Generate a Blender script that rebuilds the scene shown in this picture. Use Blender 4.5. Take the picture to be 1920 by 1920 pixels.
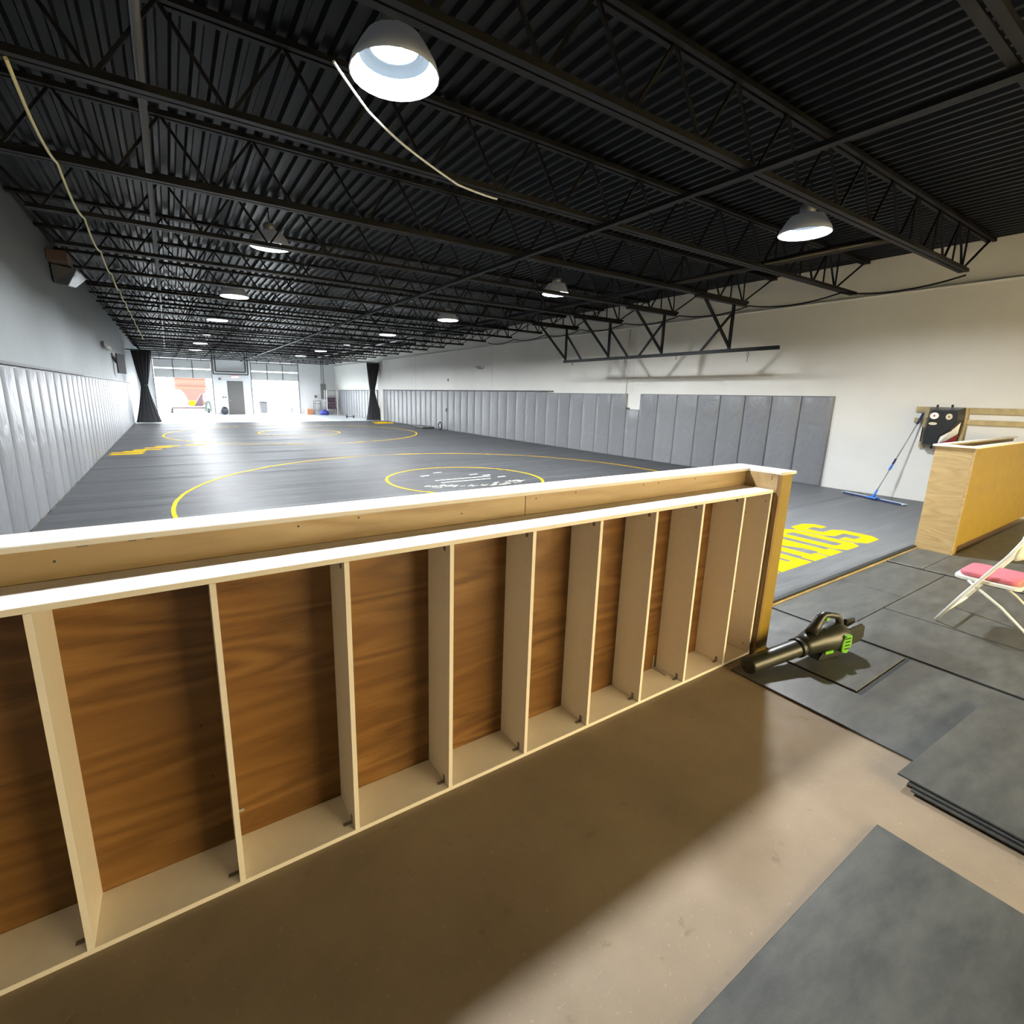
import bpy, bmesh, math, random
from mathutils import Vector, Matrix
random.seed(7)
PI = math.pi
for o in list(bpy.data.objects):
    bpy.data.objects.remove(o)
SC = bpy.context.scene
COL = SC.collection

# ------------------------------------------------------------------ camera
CAM_Z = 1.75
yaw, pitch, roll = 0.5694623, -0.2123044, 0.0205910
fw = Vector((math.sin(yaw)*math.cos(pitch), math.cos(yaw)*math.cos(pitch), math.sin(pitch)))
r0 = Vector((math.cos(yaw), -math.sin(yaw), 0)); u0 = r0.cross(fw)
rr = math.cos(roll)*r0 + math.sin(roll)*u0
uu = -math.sin(roll)*r0 + math.cos(roll)*u0
cd = bpy.data.cameras.new('camera'); cam = bpy.data.objects.new('camera', cd); COL.objects.link(cam)
cd.sensor_width = 36; cd.lens = 911.158/1920*36
cd.shift_x = (960-907.642)/1920; cd.shift_y = -(960-936.556)/1920
cd.clip_start = 0.02; cd.clip_end = 400
M = Matrix((rr, uu, -fw)).transposed().to_4x4(); M.translation = (0, 0, CAM_Z)
cam.matrix_world = M
SC.camera = cam

# ------------------------------------------------------------------ sky, exposure
LAMP_W = 380.0
SKY_L = 25.0
w = bpy.data.worlds.new('world'); SC.world = w; w.use_nodes = True
w.node_tree.nodes['Background'].inputs[0].default_value = (0.88, 0.95, 1.0, 1)
w.node_tree.nodes['Background'].inputs[1].default_value = SKY_L
SC.view_settings.view_transform = 'Standard'; SC.view_settings.look = 'None'
SC.view_settings.gamma = 1.0; SC.view_settings.use_curve_mapping = False
SC.view_settings.exposure = 0.0
SC.cycles.use_denoising = True
SC.cycles.max_bounces = 4; SC.cycles.diffuse_bounces = 3; SC.cycles.glossy_bounces = 3
SC.cycles.use_light_tree = True; SC.cycles.use_adaptive_sampling = True
SC.cycles.adaptive_threshold = 0.12; SC.cycles.adaptive_min_samples = 20; SC.cycles.light_sampling_threshold = 0.03
SC.cycles.sample_clamp_indirect = 8.0
SC.cycles.caustics_reflective = False; SC.cycles.caustics_refractive = False

# sampling portals in the openings (four added fill windows, two dock doors): they emit nothing, they only guide daylight sampling
def portal(x0, x1, z0, z1, y, flip):
    l = bpy.data.lights.new('daylight_portal', 'AREA'); l.shape = 'RECTANGLE'; l.size = x1-x0; l.size_y = z1-z0
    l.cycles.is_portal = True
    o = bpy.data.objects.new('daylight_portal', l); COL.objects.link(o)
    o.location = ((x0+x1)/2, y, (z0+z1)/2); o.rotation_euler = (-math.pi/2 if flip else math.pi/2, 0, 0)
for _i in range(4): portal(2.2+2.2*_i, 2.2+2.2*_i+2.08, 0.10, 2.40, -3.3-0.2, False)
portal(-0.72, 2.66, 0.0, 3.72, 40.2, True); portal(5.20, 8.45, 0.0, 3.72, 40.2, True)

# ------------------------------------------------------------------ materials
MATS = {}
def nodes_of(name):
    m = bpy.data.materials.new(name); m.use_nodes = True
    nt = m.node_tree; b = nt.nodes['Principled BSDF']
    return m, nt, b
def ramp(nt, fac, stops):
    r = nt.nodes.new('ShaderNodeValToRGB'); e = r.color_ramp.elements
    e[0].position, e[0].color = stops[0][0], (*stops[0][1], 1)
    e[1].position, e[1].color = stops[-1][0], (*stops[-1][1], 1)
    for p, c in stops[1:-1]:
        k = e.new(p); k.color = (*c, 1)
    nt.links.new(fac, r.inputs[0]); return r.outputs[0]
def coords(nt, scale=(1,1,1), world=False, rot=(0,0,0)):
    mp = nt.nodes.new('ShaderNodeMapping'); mp.inputs['Scale'].default_value = scale; mp.inputs['Rotation'].default_value = rot
    if world:
        g = nt.nodes.new('ShaderNodeNewGeometry'); nt.links.new(g.outputs['Position'], mp.inputs[0])
    else:
        t = nt.nodes.new('ShaderNodeTexCoord'); nt.links.new(t.outputs['Object'], mp.inputs[0])
    return mp.outputs[0]
def noise(nt, vec, scale, detail=4, rough=0.55, dist=0.0):
    n = nt.nodes.new('ShaderNodeTexNoise'); n.inputs['Scale'].default_value = scale
    n.inputs['Detail'].default_value = detail; n.inputs['Roughness'].default_value = rough
    n.inputs['Distortion'].default_value = dist
    nt.links.new(vec, n.inputs['Vector']); return n.outputs[0]
def bump(nt, b, h, strength, distance):
    k = nt.nodes.new('ShaderNodeBump'); k.inputs['Strength'].default_value = strength; k.inputs['Distance'].default_value = distance
    nt.links.new(h, k.inputs['Height'])
    nt.links.new(k.outputs[0], b.inputs['Normal'])
    return k
def mixc(nt, a, bcol, fac):
    m = nt.nodes.new('ShaderNodeMix'); m.data_type = 'RGBA'
    for sock, v in ((m.inputs[6], a), (m.inputs[7], bcol)):
        if isinstance(v, tuple): sock.default_value = (*v, 1)
        else: nt.links.new(v, sock)
    if isinstance(fac, float): m.inputs[0].default_value = fac
    else: nt.links.new(fac, m.inputs[0])
    return m.outputs[2]
def plain(name, c, rough=0.5, metal=0.0, var=0.0, vscale=8.0, bmp=0.0, bscale=60.0, spec=0.5, world=False):
    m, nt, b = nodes_of(name)
    b.inputs['Base Color'].default_value = (*c, 1); b.inputs['Roughness'].default_value = rough
    b.inputs['Metallic'].default_value = metal; b.inputs['Specular IOR Level'].default_value = spec
    if var:
        v = noise(nt, coords(nt, world=world), vscale)
        lo = tuple(x*(1-var) for x in c); hi = tuple(min(1, x*(1+var)) for x in c)
        nt.links.new(ramp(nt, v, [(0.3, lo), (0.7, hi)]), b.inputs['Base Color'])
    if bmp:
        bump(nt, b, noise(nt, coords(nt, world=world), bscale), bmp, 0.01)
    MATS[name] = m; return m
def plywood(name, dark, mid, light, scale=1.0, along='X', rough=0.5, seed=0.0, wob=1.0):
    m, nt, b = nodes_of(name)
    s = {'X': (0.7*scale, 6*scale, 6*scale), 'Y': (6*scale, 1.4*scale, 8*scale), 'Z': (6*scale, 6*scale, 0.7*scale)}[along]
    t = nt.nodes.new('ShaderNodeTexCoord')
    oi = nt.nodes.new('ShaderNodeObjectInfo')
    add = nt.nodes.new('ShaderNodeVectorMath'); add.operation = 'ADD'
    cmb = nt.nodes.new('ShaderNodeCombineXYZ')
    mul = nt.nodes.new('ShaderNodeMath'); mul.operation = 'MULTIPLY'; mul.inputs[1].default_value = 7.0
    nt.links.new(oi.outputs['Random'], mul.inputs[0])
    for i in range(3): nt.links.new(mul.outputs[0], cmb.inputs[i])
    nt.links.new(t.outputs['Object'], add.inputs[0]); nt.links.new(cmb.outputs[0], add.inputs[1])
    mp = nt.nodes.new('ShaderNodeMapping'); mp.inputs['Scale'].default_value = s; mp.inputs['Location'].default_value = (seed, seed*0.3, 0)
    nt.links.new(add.outputs[0], mp.inputs[0])
    n1 = noise(nt, mp.outputs[0], 0.55*wob, 2, 0.5, 0.6)
    # growth-ring figure: contour lines of a slow noise field
    k = nt.nodes.new('ShaderNodeMath'); k.operation = 'MULTIPLY'; k.inputs[1].default_value = 62.0
    nt.links.new(n1, k.inputs[0])
    sn = nt.nodes.new('ShaderNodeMath'); sn.operation = 'SINE'; nt.links.new(k.outputs[0], sn.inputs[0])
    mr = nt.nodes.new('ShaderNodeMapRange'); mr.inputs['From Min'].default_value = -1; nt.links.new(sn.outputs[0], mr.inputs[0])
    n2 = noise(nt, mp.outputs[0], 14, 5, 0.7)
    n3 = noise(nt, mp.outputs[0], 1.3, 3, 0.6)
    mx = nt.nodes.new('ShaderNodeMix'); mx.data_type = 'FLOAT'; mx.inputs[0].default_value = 0.62
    nt.links.new(mr.outputs[0], mx.inputs[2]); nt.links.new(n2, mx.inputs[3])
    c1 = ramp(nt, mx.outputs[0], [(0.25, light), (0.55, mid), (0.8, dark)])
    c2 = mixc(nt, c1, mid, ramp_f(nt, n3, 0.35, 0.7))
    nt.links.new(c2, b.inputs['Base Color'])
    b.inputs['Roughness'].default_value = rough
    bump(nt, b, mx.outputs[0], 0.08, 0.004)
    MATS[name] = m; return m
def ramp_f(nt, f, a, bb):
    mr = nt.nodes.new('ShaderNodeMapRange'); mr.inputs['From Min'].default_value = a; mr.inputs['From Max'].default_value = bb
    nt.links.new(f, mr.inputs[0]); return mr.outputs[0]
def emis(name, c, s):
    m = bpy.data.materials.new(name); m.use_nodes = True; nt = m.node_tree
    b = nt.nodes['Principled BSDF']; b.inputs['Base Color'].default_value = (0.9, 0.9, 0.9, 1)
    b.inputs['Emission Color'].default_value = (*c, 1); b.inputs['Emission Strength'].default_value = s
    MATS[name] = m; return m

plain('ceiling_black', (0.006, 0.0065, 0.0075), 0.36, var=0.25, vscale=3, spec=0.14, world=True)
plain('joist_black', (0.0050, 0.0050, 0.0056), 0.55, spec=0.25)
plain('pipe_black', (0.006, 0.006, 0.007), 0.3, spec=0.3)
plain('pipe_grey', (0.09, 0.09, 0.09), 0.45)
plain('wall_white', (0.645, 0.635, 0.60), 0.55, var=0.04, vscale=1.2, bmp=0.12, bscale=35, world=True)
plain('wall_left_paint', (0.17, 0.184, 0.19), 0.55, var=0.05, vscale=1.2, bmp=0.15, bscale=30, world=True)
plain('wall_far_paint', (0.78, 0.79, 0.81), 0.6, var=0.03, world=True)
plain('far_glare_pale', (0.50, 0.54, 0.55), 0.28, var=0.05, vscale=1.5, world=True)
plain('white_trim', (0.78, 0.78, 0.76), 0.5)
plain('melamine', (0.86, 0.80, 0.71), 0.42, var=0.02, vscale=30, bmp=0.03, bscale=400)
plain('metal_bracket', (0.30, 0.29, 0.26), 0.45, 0.6)
plain('screw_dark', (0.03, 0.03, 0.03), 0.5)
plain('screw_green', (0.015, 0.06, 0.03), 0.5)
plain('bruise_blue', (0.14, 0.11, 0.10), 0.7)
plain('yellow_paint', (0.60, 0.36, 0.004), 0.6, spec=0.05, var=0.08, vscale=5)
plain('white_scuff', (0.75, 0.74, 0.62), 0.6)
plain('curtain_black', (0.022, 0.022, 0.026), 0.85)
plain('steel_grey_door', (0.15, 0.145, 0.14), 0.55)
plain('door_panel', (0.66, 0.66, 0.66), 0.55)
plain('dark_steel', (0.07, 0.065, 0.07), 0.5)
plain('mustard', (0.255, 0.165, 0.008), 0.55, var=0.10, vscale=6)
plain('cable_white', (0.75, 0.75, 0.68), 0.5)
plain('cable_yellow', (0.66, 0.60, 0.30), 0.5)
plain('plastic_blower', (0.018, 0.019, 0.013), 0.35)
plain('plastic_green', (0.14, 0.42, 0.02), 0.4)
plain('plastic_black', (0.012, 0.012, 0.012), 0.4)
plain('chair_white', (0.72, 0.72, 0.66), 0.35)
plain('chair_pink', (0.52, 0.13, 0.17), 0.7, bmp=0.1, bscale=300)
plain('mop_blue', (0.05, 0.20, 0.62), 0.6)
plain('mop_pale', (0.50, 0.60, 0.68), 0.8, bmp=0.4, bscale=200)
plain('mop_navy', (0.02, 0.03, 0.12), 0.6)
plain('aluminium', (0.40, 0.40, 0.42), 0.4, 0.2)
plain('board_raw', (0.40, 0.31, 0.15), 0.65, var=0.2, vscale=9)
plain('target_black', (0.016, 0.016, 0.017), 0.3)
plain('target_white', (0.80, 0.79, 0.75), 0.4)
plain('target_cream', (0.60, 0.53, 0.38), 0.5)
plain('target_red', (0.28, 0.02, 0.03), 0.45)
plain('shade_grey', (0.32, 0.33, 0.34), 0.35, 0.3)
plain('ring_blue_grey', (0.10, 0.125, 0.15), 0.8, spec=0.1)
plain('panel_grey', (0.22, 0.22, 0.225), 0.5)
plain('box_orange', (0.50, 0.20, 0.09), 0.7)
plain('bag_blue', (0.04, 0.05, 0.30), 0.7)
plain('crate_purple', (0.10, 0.06, 0.09), 0.7)
plain('bin_grey', (0.05, 0.05, 0.052), 0.6)
plain('ball_dark', (0.035, 0.04, 0.05), 0.35)
plain('driveway_pale', (0.55, 0.55, 0.54), 0.8, var=0.06, vscale=1.0)
plain('brick_orange', (0.075, 0.022, 0.010), 0.8, var=0.12, vscale=2)
plain('brick_dark', (0.045, 0.015, 0.008), 0.8)
plain('tarp_red', (0.035, 0.012, 0.015), 0.7)
plain('skin', (0.45, 0.28, 0.20), 0.6)
plain('cloth_green_grey', (0.03, 0.045, 0.042), 0.85)
plain('cloth_white', (0.75, 0.75, 0.73), 0.85)
plain('hair_dark', (0.04, 0.03, 0.025), 0.7)
plain('foil_brown', (0.12, 0.075, 0.055), 0.6)
emis('lamp_glow', (0.93, 0.97, 1.0), 14.0)
emis('lamp_glow_side', (0.93, 0.97, 1.0), 8.0)
for _k in ('lamp_glow', 'lamp_glow_side'): MATS[_k].cycles.emission_sampling = 'NONE'
emis('shade_glow', (0.8, 0.85, 0.9), 0.04); MATS['shade_glow'].node_tree.nodes['Principled BSDF'].inputs['Base Color'].default_value = (0.25, 0.26, 0.27, 1)
emis('sign_red', (1.0, 0.25, 0.2), 0.6)
m = bpy.data.materials.new('warm_fill_glass'); m.use_nodes = True; nt = m.node_tree; nt.nodes.clear()
_o = nt.nodes.new('ShaderNodeOutputMaterial'); _t = nt.nodes.new('ShaderNodeBsdfTransparent'); _t.inputs[0].default_value = (0.88, 0.755, 0.53, 1)
_g = nt.nodes.new('ShaderNodeBsdfGlossy'); _g.inputs['Roughness'].default_value = 0.05; _x = nt.nodes.new('ShaderNodeMixShader'); _x.inputs[0].default_value = 0.05
nt.links.new(_t.outputs[0], _x.inputs[1]); nt.links.new(_g.outputs[0], _x.inputs[2]); nt.links.new(_x.outputs[0], _o.inputs[0]); MATS['warm_fill_glass'] = m  # glass of the added windows, tinted to make their fill light warm
plywood('ply_orange', (0.095, 0.040, 0.008), (0.195, 0.090, 0.022), (0.29, 0.150, 0.045), 1.0, 'X', 0.42)
plywood('ply_pale', (0.21, 0.115, 0.04), (0.35, 0.235, 0.105), (0.44, 0.32, 0.165), 0.75, 'X', 0.5, 3.1)
plywood('ply_cabinet', (0.28, 0.19, 0.075), (0.38, 0.275, 0.13), (0.44, 0.335, 0.175), 1.0, 'Y', 0.55, 6.3, 0.8)
plywood('pine_cap', (0.62, 0.56, 0.46), (0.72, 0.67, 0.58), (0.76, 0.71, 0.63), 1.6, 'X', 0.5, 1.1)
plywood('stud_brown', (0.16, 0.085, 0.03), (0.24, 0.14, 0.055), (0.30, 0.19, 0.08), 1.0, 'Z', 0.6, 1.9)

# concrete floor: tan, sealed, scuffed
m, nt, b = nodes_of('concrete')
v = coords(nt, world=True)
n1 = noise(nt, v, 1.6, 6, 0.6); n2 = noise(nt, v, 60, 3, 0.7); n3 = noise(nt, v, 9, 5, 0.7)
base = ramp(nt, n1, [(0.3, (0.215, 0.168, 0.115)), (0.7, (0.305, 0.24, 0.17))])
c2 = mixc(nt, base, (0.40, 0.33, 0.24), ramp_f(nt, n2, 0.62, 0.78))
c3 = mixc(nt, c2, (0.13, 0.095, 0.065), ramp_f(nt, n3, 0.62, 0.85))
nt.links.new(c3, b.inputs['Base Color'])
nt.links.new(ramp_f(nt, n3, -0.9, 1.3), b.inputs['Roughness']); b.inputs['Specular IOR Level'].default_value = 0.3
bump(nt, b, n2, 0.08, 0.003); MATS['concrete'] = m
# black rubber stall mats, dusty
m, nt, b = nodes_of('rubber')
v = coords(nt, world=True)
n1 = noise(nt, coords(nt, (1, 3, 1), world=True, rot=(0, 0, 0.5)), 3.2, 6, 0.65); n2 = noise(nt, v, 160, 2, 0.7)
base = ramp(nt, n1, [(0.35, (0.042, 0.045, 0.044)), (0.68, (0.085, 0.087, 0.080))])
c2 = mixc(nt, base, (0.09, 0.09, 0.085), ramp_f(nt, n2, 0.66, 0.8))
nt.links.new(c2, b.inputs['Base Color']); b.inputs['Roughness'].default_value = 0.46
bump(nt, b, n2, 0.15, 0.002); MATS['rubber'] = m
plain('rubber_edge', (0.008, 0.008, 0.008), 0.6)
# vinyl wrestling mats: rolled out in strips, glossy, creased across
def mat_vinyl(name, k):
    m, nt, b = nodes_of(name)
    vs = coords(nt, (0.10, 1.0, 1.0), world=True)
    n1 = noise(nt, vs, 2.2, 5, 0.6); n2 = noise(nt, coords(nt, (0.35, 2.2, 1), world=True), 7, 5, 0.7); n3 = noise(nt, coords(nt, (0.06, 1.6, 1), world=True), 2.0, 4, 0.6)
    C = lambda v: (v*k*0.96, v*k, v*k*1.05)
    base0 = ramp(nt, n2, [(0.3, C(0.118)), (0.7, C(0.165))])
    base = mixc(nt, base0, C(0.235), ramp_f(nt, n3, 0.52, 0.75))
    nt.links.new(mixc(nt, base, C(0.27), ramp_f(nt, n2, 0.64, 0.85)), b.inputs['Base Color'])
    nt.links.new(ramp_f(nt, n2, -0.85, 2.0), b.inputs['Roughness']); b.inputs['Specular IOR Level'].default_value = 0.10
    bump(nt, b, n1, 0.42, 0.02); MATS[name] = m
mat_vinyl('mat_vinyl', 0.38); mat_vinyl('mat_vinyl_lit', 0.88)  # second, lighter copy for the doorway strips has the lamp brightness in its colour
# wall pads: grey vinyl, wrinkled
m, nt, b = nodes_of('pad_vinyl')
oi = nt.nodes.new('ShaderNodeObjectInfo')
g = coords(nt, (1, 1.6, 1), world=True)
n1 = noise(nt, g, 3.6, 3, 0.45, 1.0)
nt.links.new(ramp(nt, oi.outputs['Random'], [(0.0, (0.158, 0.163, 0.173)), (1.0, (0.195, 0.20, 0.211))]), b.inputs['Base Color'])
b.inputs['Roughness'].default_value = 0.38
bump(nt, b, n1, 0.55, 0.03); MATS['pad_vinyl'] = m

# ------------------------------------------------------------------ mesh builder
class MB:
    def __init__(s): s.v = []; s.f = []; s.sm = []
    def add(s, vs, fs, smooth=False):
        k = len(s.v); s.v += [tuple(p) for p in vs]; s.f += [tuple(i+k for i in f) for f in fs]; s.sm += [smooth]*len(fs); return s
    def hexa(s, p):
        return s.add(p, [(3,2,1,0),(4,5,6,7),(0,1,5,4),(1,2,6,5),(2,3,7,6),(3,0,4,7)])
    def box(s, a, b):
        x0,y0,z0 = a; x1,y1,z1 = b
        return s.hexa([(x0,y0,z0),(x1,y0,z0),(x1,y1,z0),(x0,y1,z0),(x0,y0,z1),(x1,y0,z1),(x1,y1,z1),(x0,y1,z1)])
    def bar(s, p, q, wd, ht, up=(0,0,1)):
        p, q = Vector(p), Vector(q); d = (q-p).normalized(); up = Vector(up)
        if abs(d.dot(up)) > 0.98: up = Vector((0,1,0)) if abs(d.y) < 0.9 else Vector((1,0,0))
        a = d.cross(up).normalized()*wd/2; c = a.cross(d).normalized()*ht/2
        return s.hexa([p-a-c, p+a-c, q+a-c, q-a-c, p-a+c, p+a+c, q+a+c, q-a+c])
    def cyl(s, p, q, r0, r1=None, n=12, caps=True):
        r1 = r0 if r1 is None else r1; p, q = Vector(p), Vector(q); d = (q-p).normalized()
        t = Vector((0,0,1)) if abs(d.z) < 0.9 else Vector((1,0,0)); a = d.cross(t).normalized(); c = d.cross(a)
        vs = []
        for (o, r) in ((p, r0), (q, r1)):
            vs += [o + (a*math.cos(2*PI*i/n) + c*math.sin(2*PI*i/n))*r for i in range(n)]
        k = len(s.v)
        s.add(vs, [(i, (i+1) % n, n+(i+1) % n, n+i) for i in range(n)], True)
        if caps:
            s.f += [tuple(k+i for i in reversed(range(n))), tuple(k+n+i for i in range(n))]; s.sm += [False, False]
        return s
    def tube(s, pts, r, n=6, closed=False):
        pts = [Vector(p) for p in pts]; N = len(pts); k = len(s.v); prev = None
        for i, p in enumerate(pts):
            if closed: d = (pts[(i+1) % N]-pts[i-1]).normalized()
            else: d = (pts[min(i+1, N-1)]-pts[max(i-1, 0)]).normalized()
            if prev is None:
                t = Vector((0,0,1)) if abs(d.z) < 0.9 else Vector((1,0,0)); a = d.cross(t).normalized()
            else: a = (prev-d*prev.dot(d)).normalized()
            prev = a; c = d.cross(a); rad = r[i] if isinstance(r, (list, tuple)) else r
            s.v += [tuple(p+(a*math.cos(2*PI*j/n)+c*math.sin(2*PI*j/n))*rad) for j in range(n)]
        for i in range(N if closed else N-1):
            for j in range(n):
                i2 = (i+1) % N
                s.f.append((k+i*n+j, k+i*n+(j+1) % n, k+i2*n+(j+1) % n, k+i2*n+j)); s.sm.append(True)
        if not closed:
            s.f += [tuple(k+j for j in reversed(range(n))), tuple(k+(N-1)*n+j for j in range(n))]; s.sm += [False, False]
        return s
    def lathe(s, prof, c=(0,0,0), n=24):
        k = len(s.v)
        for (r, z) in prof:
            s.v += [(c[0]+r*math.cos(2*PI*i/n), c[1]+r*math.sin(2*PI*i/n), c[2]+z) for i in range(n)]
        for a in range(len(prof)-1):
            for i in range(n):
                s.f.append((k+a*n+i, k+a*n+(i+1) % n, k+(a+1)*n+(i+1) % n, k+(a+1)*n+i)); s.sm.append(True)
        return s
    def prism(s, poly, t0, t1, axis='z'):
        def P(a, b, t): return {'z': (a, b, t), 'x': (t, a, b), 'y': (a, t, b)}[axis]
        n = len(poly); vs = [P(a, b, t0) for a, b in poly]+[P(a, b, t1) for a, b in poly]
        return s.add(vs, [tuple(reversed(range(n))), tuple(range(n, 2*n))]+[(i, (i+1) % n, n+(i+1) % n, n+i) for i in range(n)])
    def ring(s, cx, cy, r0, r1, z0, z1, n=96, a0=0, a1=2*PI):
        k = len(s.v); full = abs(a1-a0-2*PI) < 1e-6; N = n if full else n+1
        for i in range(N):
            a = a0+(a1-a0)*i/n; ca, sa = math.cos(a), math.sin(a)
            s.v += [(cx+r0*ca, cy+r0*sa, z0), (cx+r1*ca, cy+r1*sa, z0), (cx+r1*ca, cy+r1*sa, z1), (cx+r0*ca, cy+r0*sa, z1)]
        for i in range(n):
            j = (i+1) % N
            for q in range(4):
                s.f.append((k+i*4+q, k+i*4+(q+1) % 4, k+j*4+(q+1) % 4, k+j*4+q)); s.sm.append(False)
        return s
    def grid(s, fn, nu, nv, smooth=True):
        vs = [fn(i/nu, j/nv) for j in range(nv+1) for i in range(nu+1)]
        return s.add(vs, [(j*(nu+1)+i, j*(nu+1)+i+1, (j+1)*(nu+1)+i+1, (j+1)*(nu+1)+i) for j in range(nv) for i in range(nu)], smooth)
    def mesh(s, name, off=(0,0,0)):
        me = bpy.data.meshes.new(name)
        me.from_pydata([(a-off[0], b-off[1], c-off[2]) for a, b, c in s.v], [], s.f)
        me.polygons.foreach_set('use_smooth', s.sm)
        bm = bmesh.new(); bm.from_mesh(me); bmesh.ops.recalc_face_normals(bm, faces=bm.faces); bm.to_mesh(me); bm.free()
        me.update(); return me
    def build(s, name, mat, parent=None, bevel=0.0, local=False, seg=1):
        off = (0,0,0) if (local or parent is None) else wloc(parent)
        me = s.mesh(name, off); me.materials.append(MATS[mat])
        o = bpy.data.objects.new(name, me); COL.objects.link(o)
        if parent is not None: o.parent = parent
        if bevel:
            md = o.modifiers.new('bevel', 'BEVEL'); md.width = bevel; md.segments = seg; md.limit_method = 'ANGLE'
        return o
def wloc(o):
    p = Vector(o.location)
    while o.parent: o = o.parent; p = p+Vector(o.location)
    return tuple(p)
def tag(o, label=None, cat=None, group=None, kind=None):
    if label: o['label'] = label
    if cat: o['category'] = cat
    if group: o['group'] = group
    if kind: o['kind'] = kind
    return o
def thing(name, label, cat, loc=(0,0,0), rz=0.0, group=None):
    o = bpy.data.objects.new(name, None); COL.objects.link(o); o.location = loc; o.rotation_euler = (0, 0, rz)
    o.empty_display_size = 0.1
    return tag(o, label, cat, group)
def share(src, parent, loc=None, name=None):
    c = src.copy(); COL.objects.link(c); c.parent = parent
    if loc is not None: c.location = loc
    if name: c.name = name
    return c
def copy_tree(o, parent=None):
    c = o.copy(); COL.objects.link(c); c.parent = parent
    for ch in o.children: copy_tree(ch, c)
    return c
ONES = 'zeroth first second third fourth fifth sixth seventh eighth ninth tenth eleventh twelfth thirteenth fourteenth fifteenth sixteenth seventeenth eighteenth nineteenth'.split()
def ordinal(n):
    if n < 20: return ONES[n]
    t = {2: 'twent', 3: 'thirt', 4: 'fort', 5: 'fift', 6: 'sixt'}[n//10]
    return t+'ieth' if n % 10 == 0 else t+'y-'+ONES[n % 10]

# ================================================================== the hall
XL, XR, YN, YF, ZD = -1.6, 11.2, -3.3, 40.0, 4.33      # left wall, right wall, near wall, far wall, deck
MT = 0.045                                            # top of the wrestling mats
def struct(o): o['kind'] = 'structure'; return o
struct(MB().box((XL-0.3, YN-0.3, -0.15), (XR+0.4, YF+0.02, 0.0)).build('floor', 'concrete'))
struct(MB().box((XL-0.25, YN, 0), (XL, YF, ZD+0.1)).build('wall_left', 'wall_left_paint'))
wr = struct(MB().box((XR, YN, 0), (XR+0.35, YF, 3.67)).box((XR+0.09, YN, 3.67), (XR+0.35, YF, ZD+0.1)).build('wall_right', 'wall_white'))
MB().box((XR-0.012, YN, 3.655), (XR+0.1, YF, 3.685)).build('ledge', 'white_trim', wr)
for y in (9.75, 17.1, 24.5, 31.9):
    MB().box((XR-0.006, y-0.012, 1.9), (XR+0.02, y+0.012, 3.655)).build('panel_joint', 'wall_white', wr)
# wall behind the viewer, with unseen tinted windows added to warm the counter front
WB = [(2.2+2.2*i, 2.2+2.2*i+2.08) for i in range(4)]; WZ = (0.10, 2.40)
b = MB().box((XL-0.25, YN-0.25, 0), (XR+0.35, YN, WZ[0])).box((XL-0.25, YN-0.25, WZ[1]), (XR+0.35, YN, ZD+0.1))
ex = [XL-0.25]+[v for p in WB for v in p]+[XR+0.35]
for i in range(0, len(ex), 2): b.box((ex[i], YN-0.25, WZ[0]), (ex[i+1], YN, WZ[1]))
struct(b.build('wall_back', 'wall_white'))
for i, (x0, x1) in enumerate(WB):
    g = struct(MB().box((x0, YN-0.13, WZ[0]), (x1, YN-0.12, WZ[1])).build('fill_window_%d' % (i+1), 'warm_fill_glass'))
    f = MB()
    for a_, c_ in (((x0, WZ[0]), (x1, WZ[0]+0.05)), ((x0, WZ[1]-0.05), (x1, WZ[1])), ((x0, WZ[0]+0.05), (x0+0.05, WZ[1]-0.05)), ((x1-0.05, WZ[0]+0.05), (x1, WZ[1]-0.05))):
        f.box((a_[0], YN-0.16, a_[1]), (c_[0], YN-0.09, c_[1]))
    f.build('fill_window_frame', 'dark_steel', g)
# far wall with two dock openings
O1, O2, OZ = (-0.72, 2.66), (5.20, 8.45), 3.72
b = MB()
for x0, x1 in ((XL-0.25, O1[0]), (O1[1], O2[0]), (O2[1], XR+0.35)): b.box((x0, YF, 0), (x1, YF+0.25, ZD+0.1))
for x0, x1 in (O1, O2): b.box((x0, YF, OZ), (x1, YF+0.25, ZD+0.1))
wf = struct(b.build('wall_far', 'wall_far_paint'))
struct(MB().box((XL, 29.42, 0.0005), (XR, YF, 0.006)).build('floor_far', 'far_glare_pale'))  # pale slab: glare from the dock openings is put into its colour
# corrugated roof deck, ribs run along the hall
b = MB(); P = 0.152; prof = []
x = XL-0.1
while x < XR+0.4:
    prof += [(x, ZD), (x+0.040, ZD), (x+0.062, ZD+0.04), (x+0.130, ZD+0.04)]; x += P
k = [(px, YN-0.1, pz) for px, pz in prof]+[(px, YF+0.1, pz) for px, pz in prof]; n = len(prof)
b.add(k, [(i, i+1, n+i+1, n+i) for i in range(n-1)])
b.box((XL-0.25, YN-0.25, ZD+0.06), (XR+0.4, YF+0.25, ZD+0.12))
struct(b.build('ceiling', 'ceiling_black'))

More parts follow.
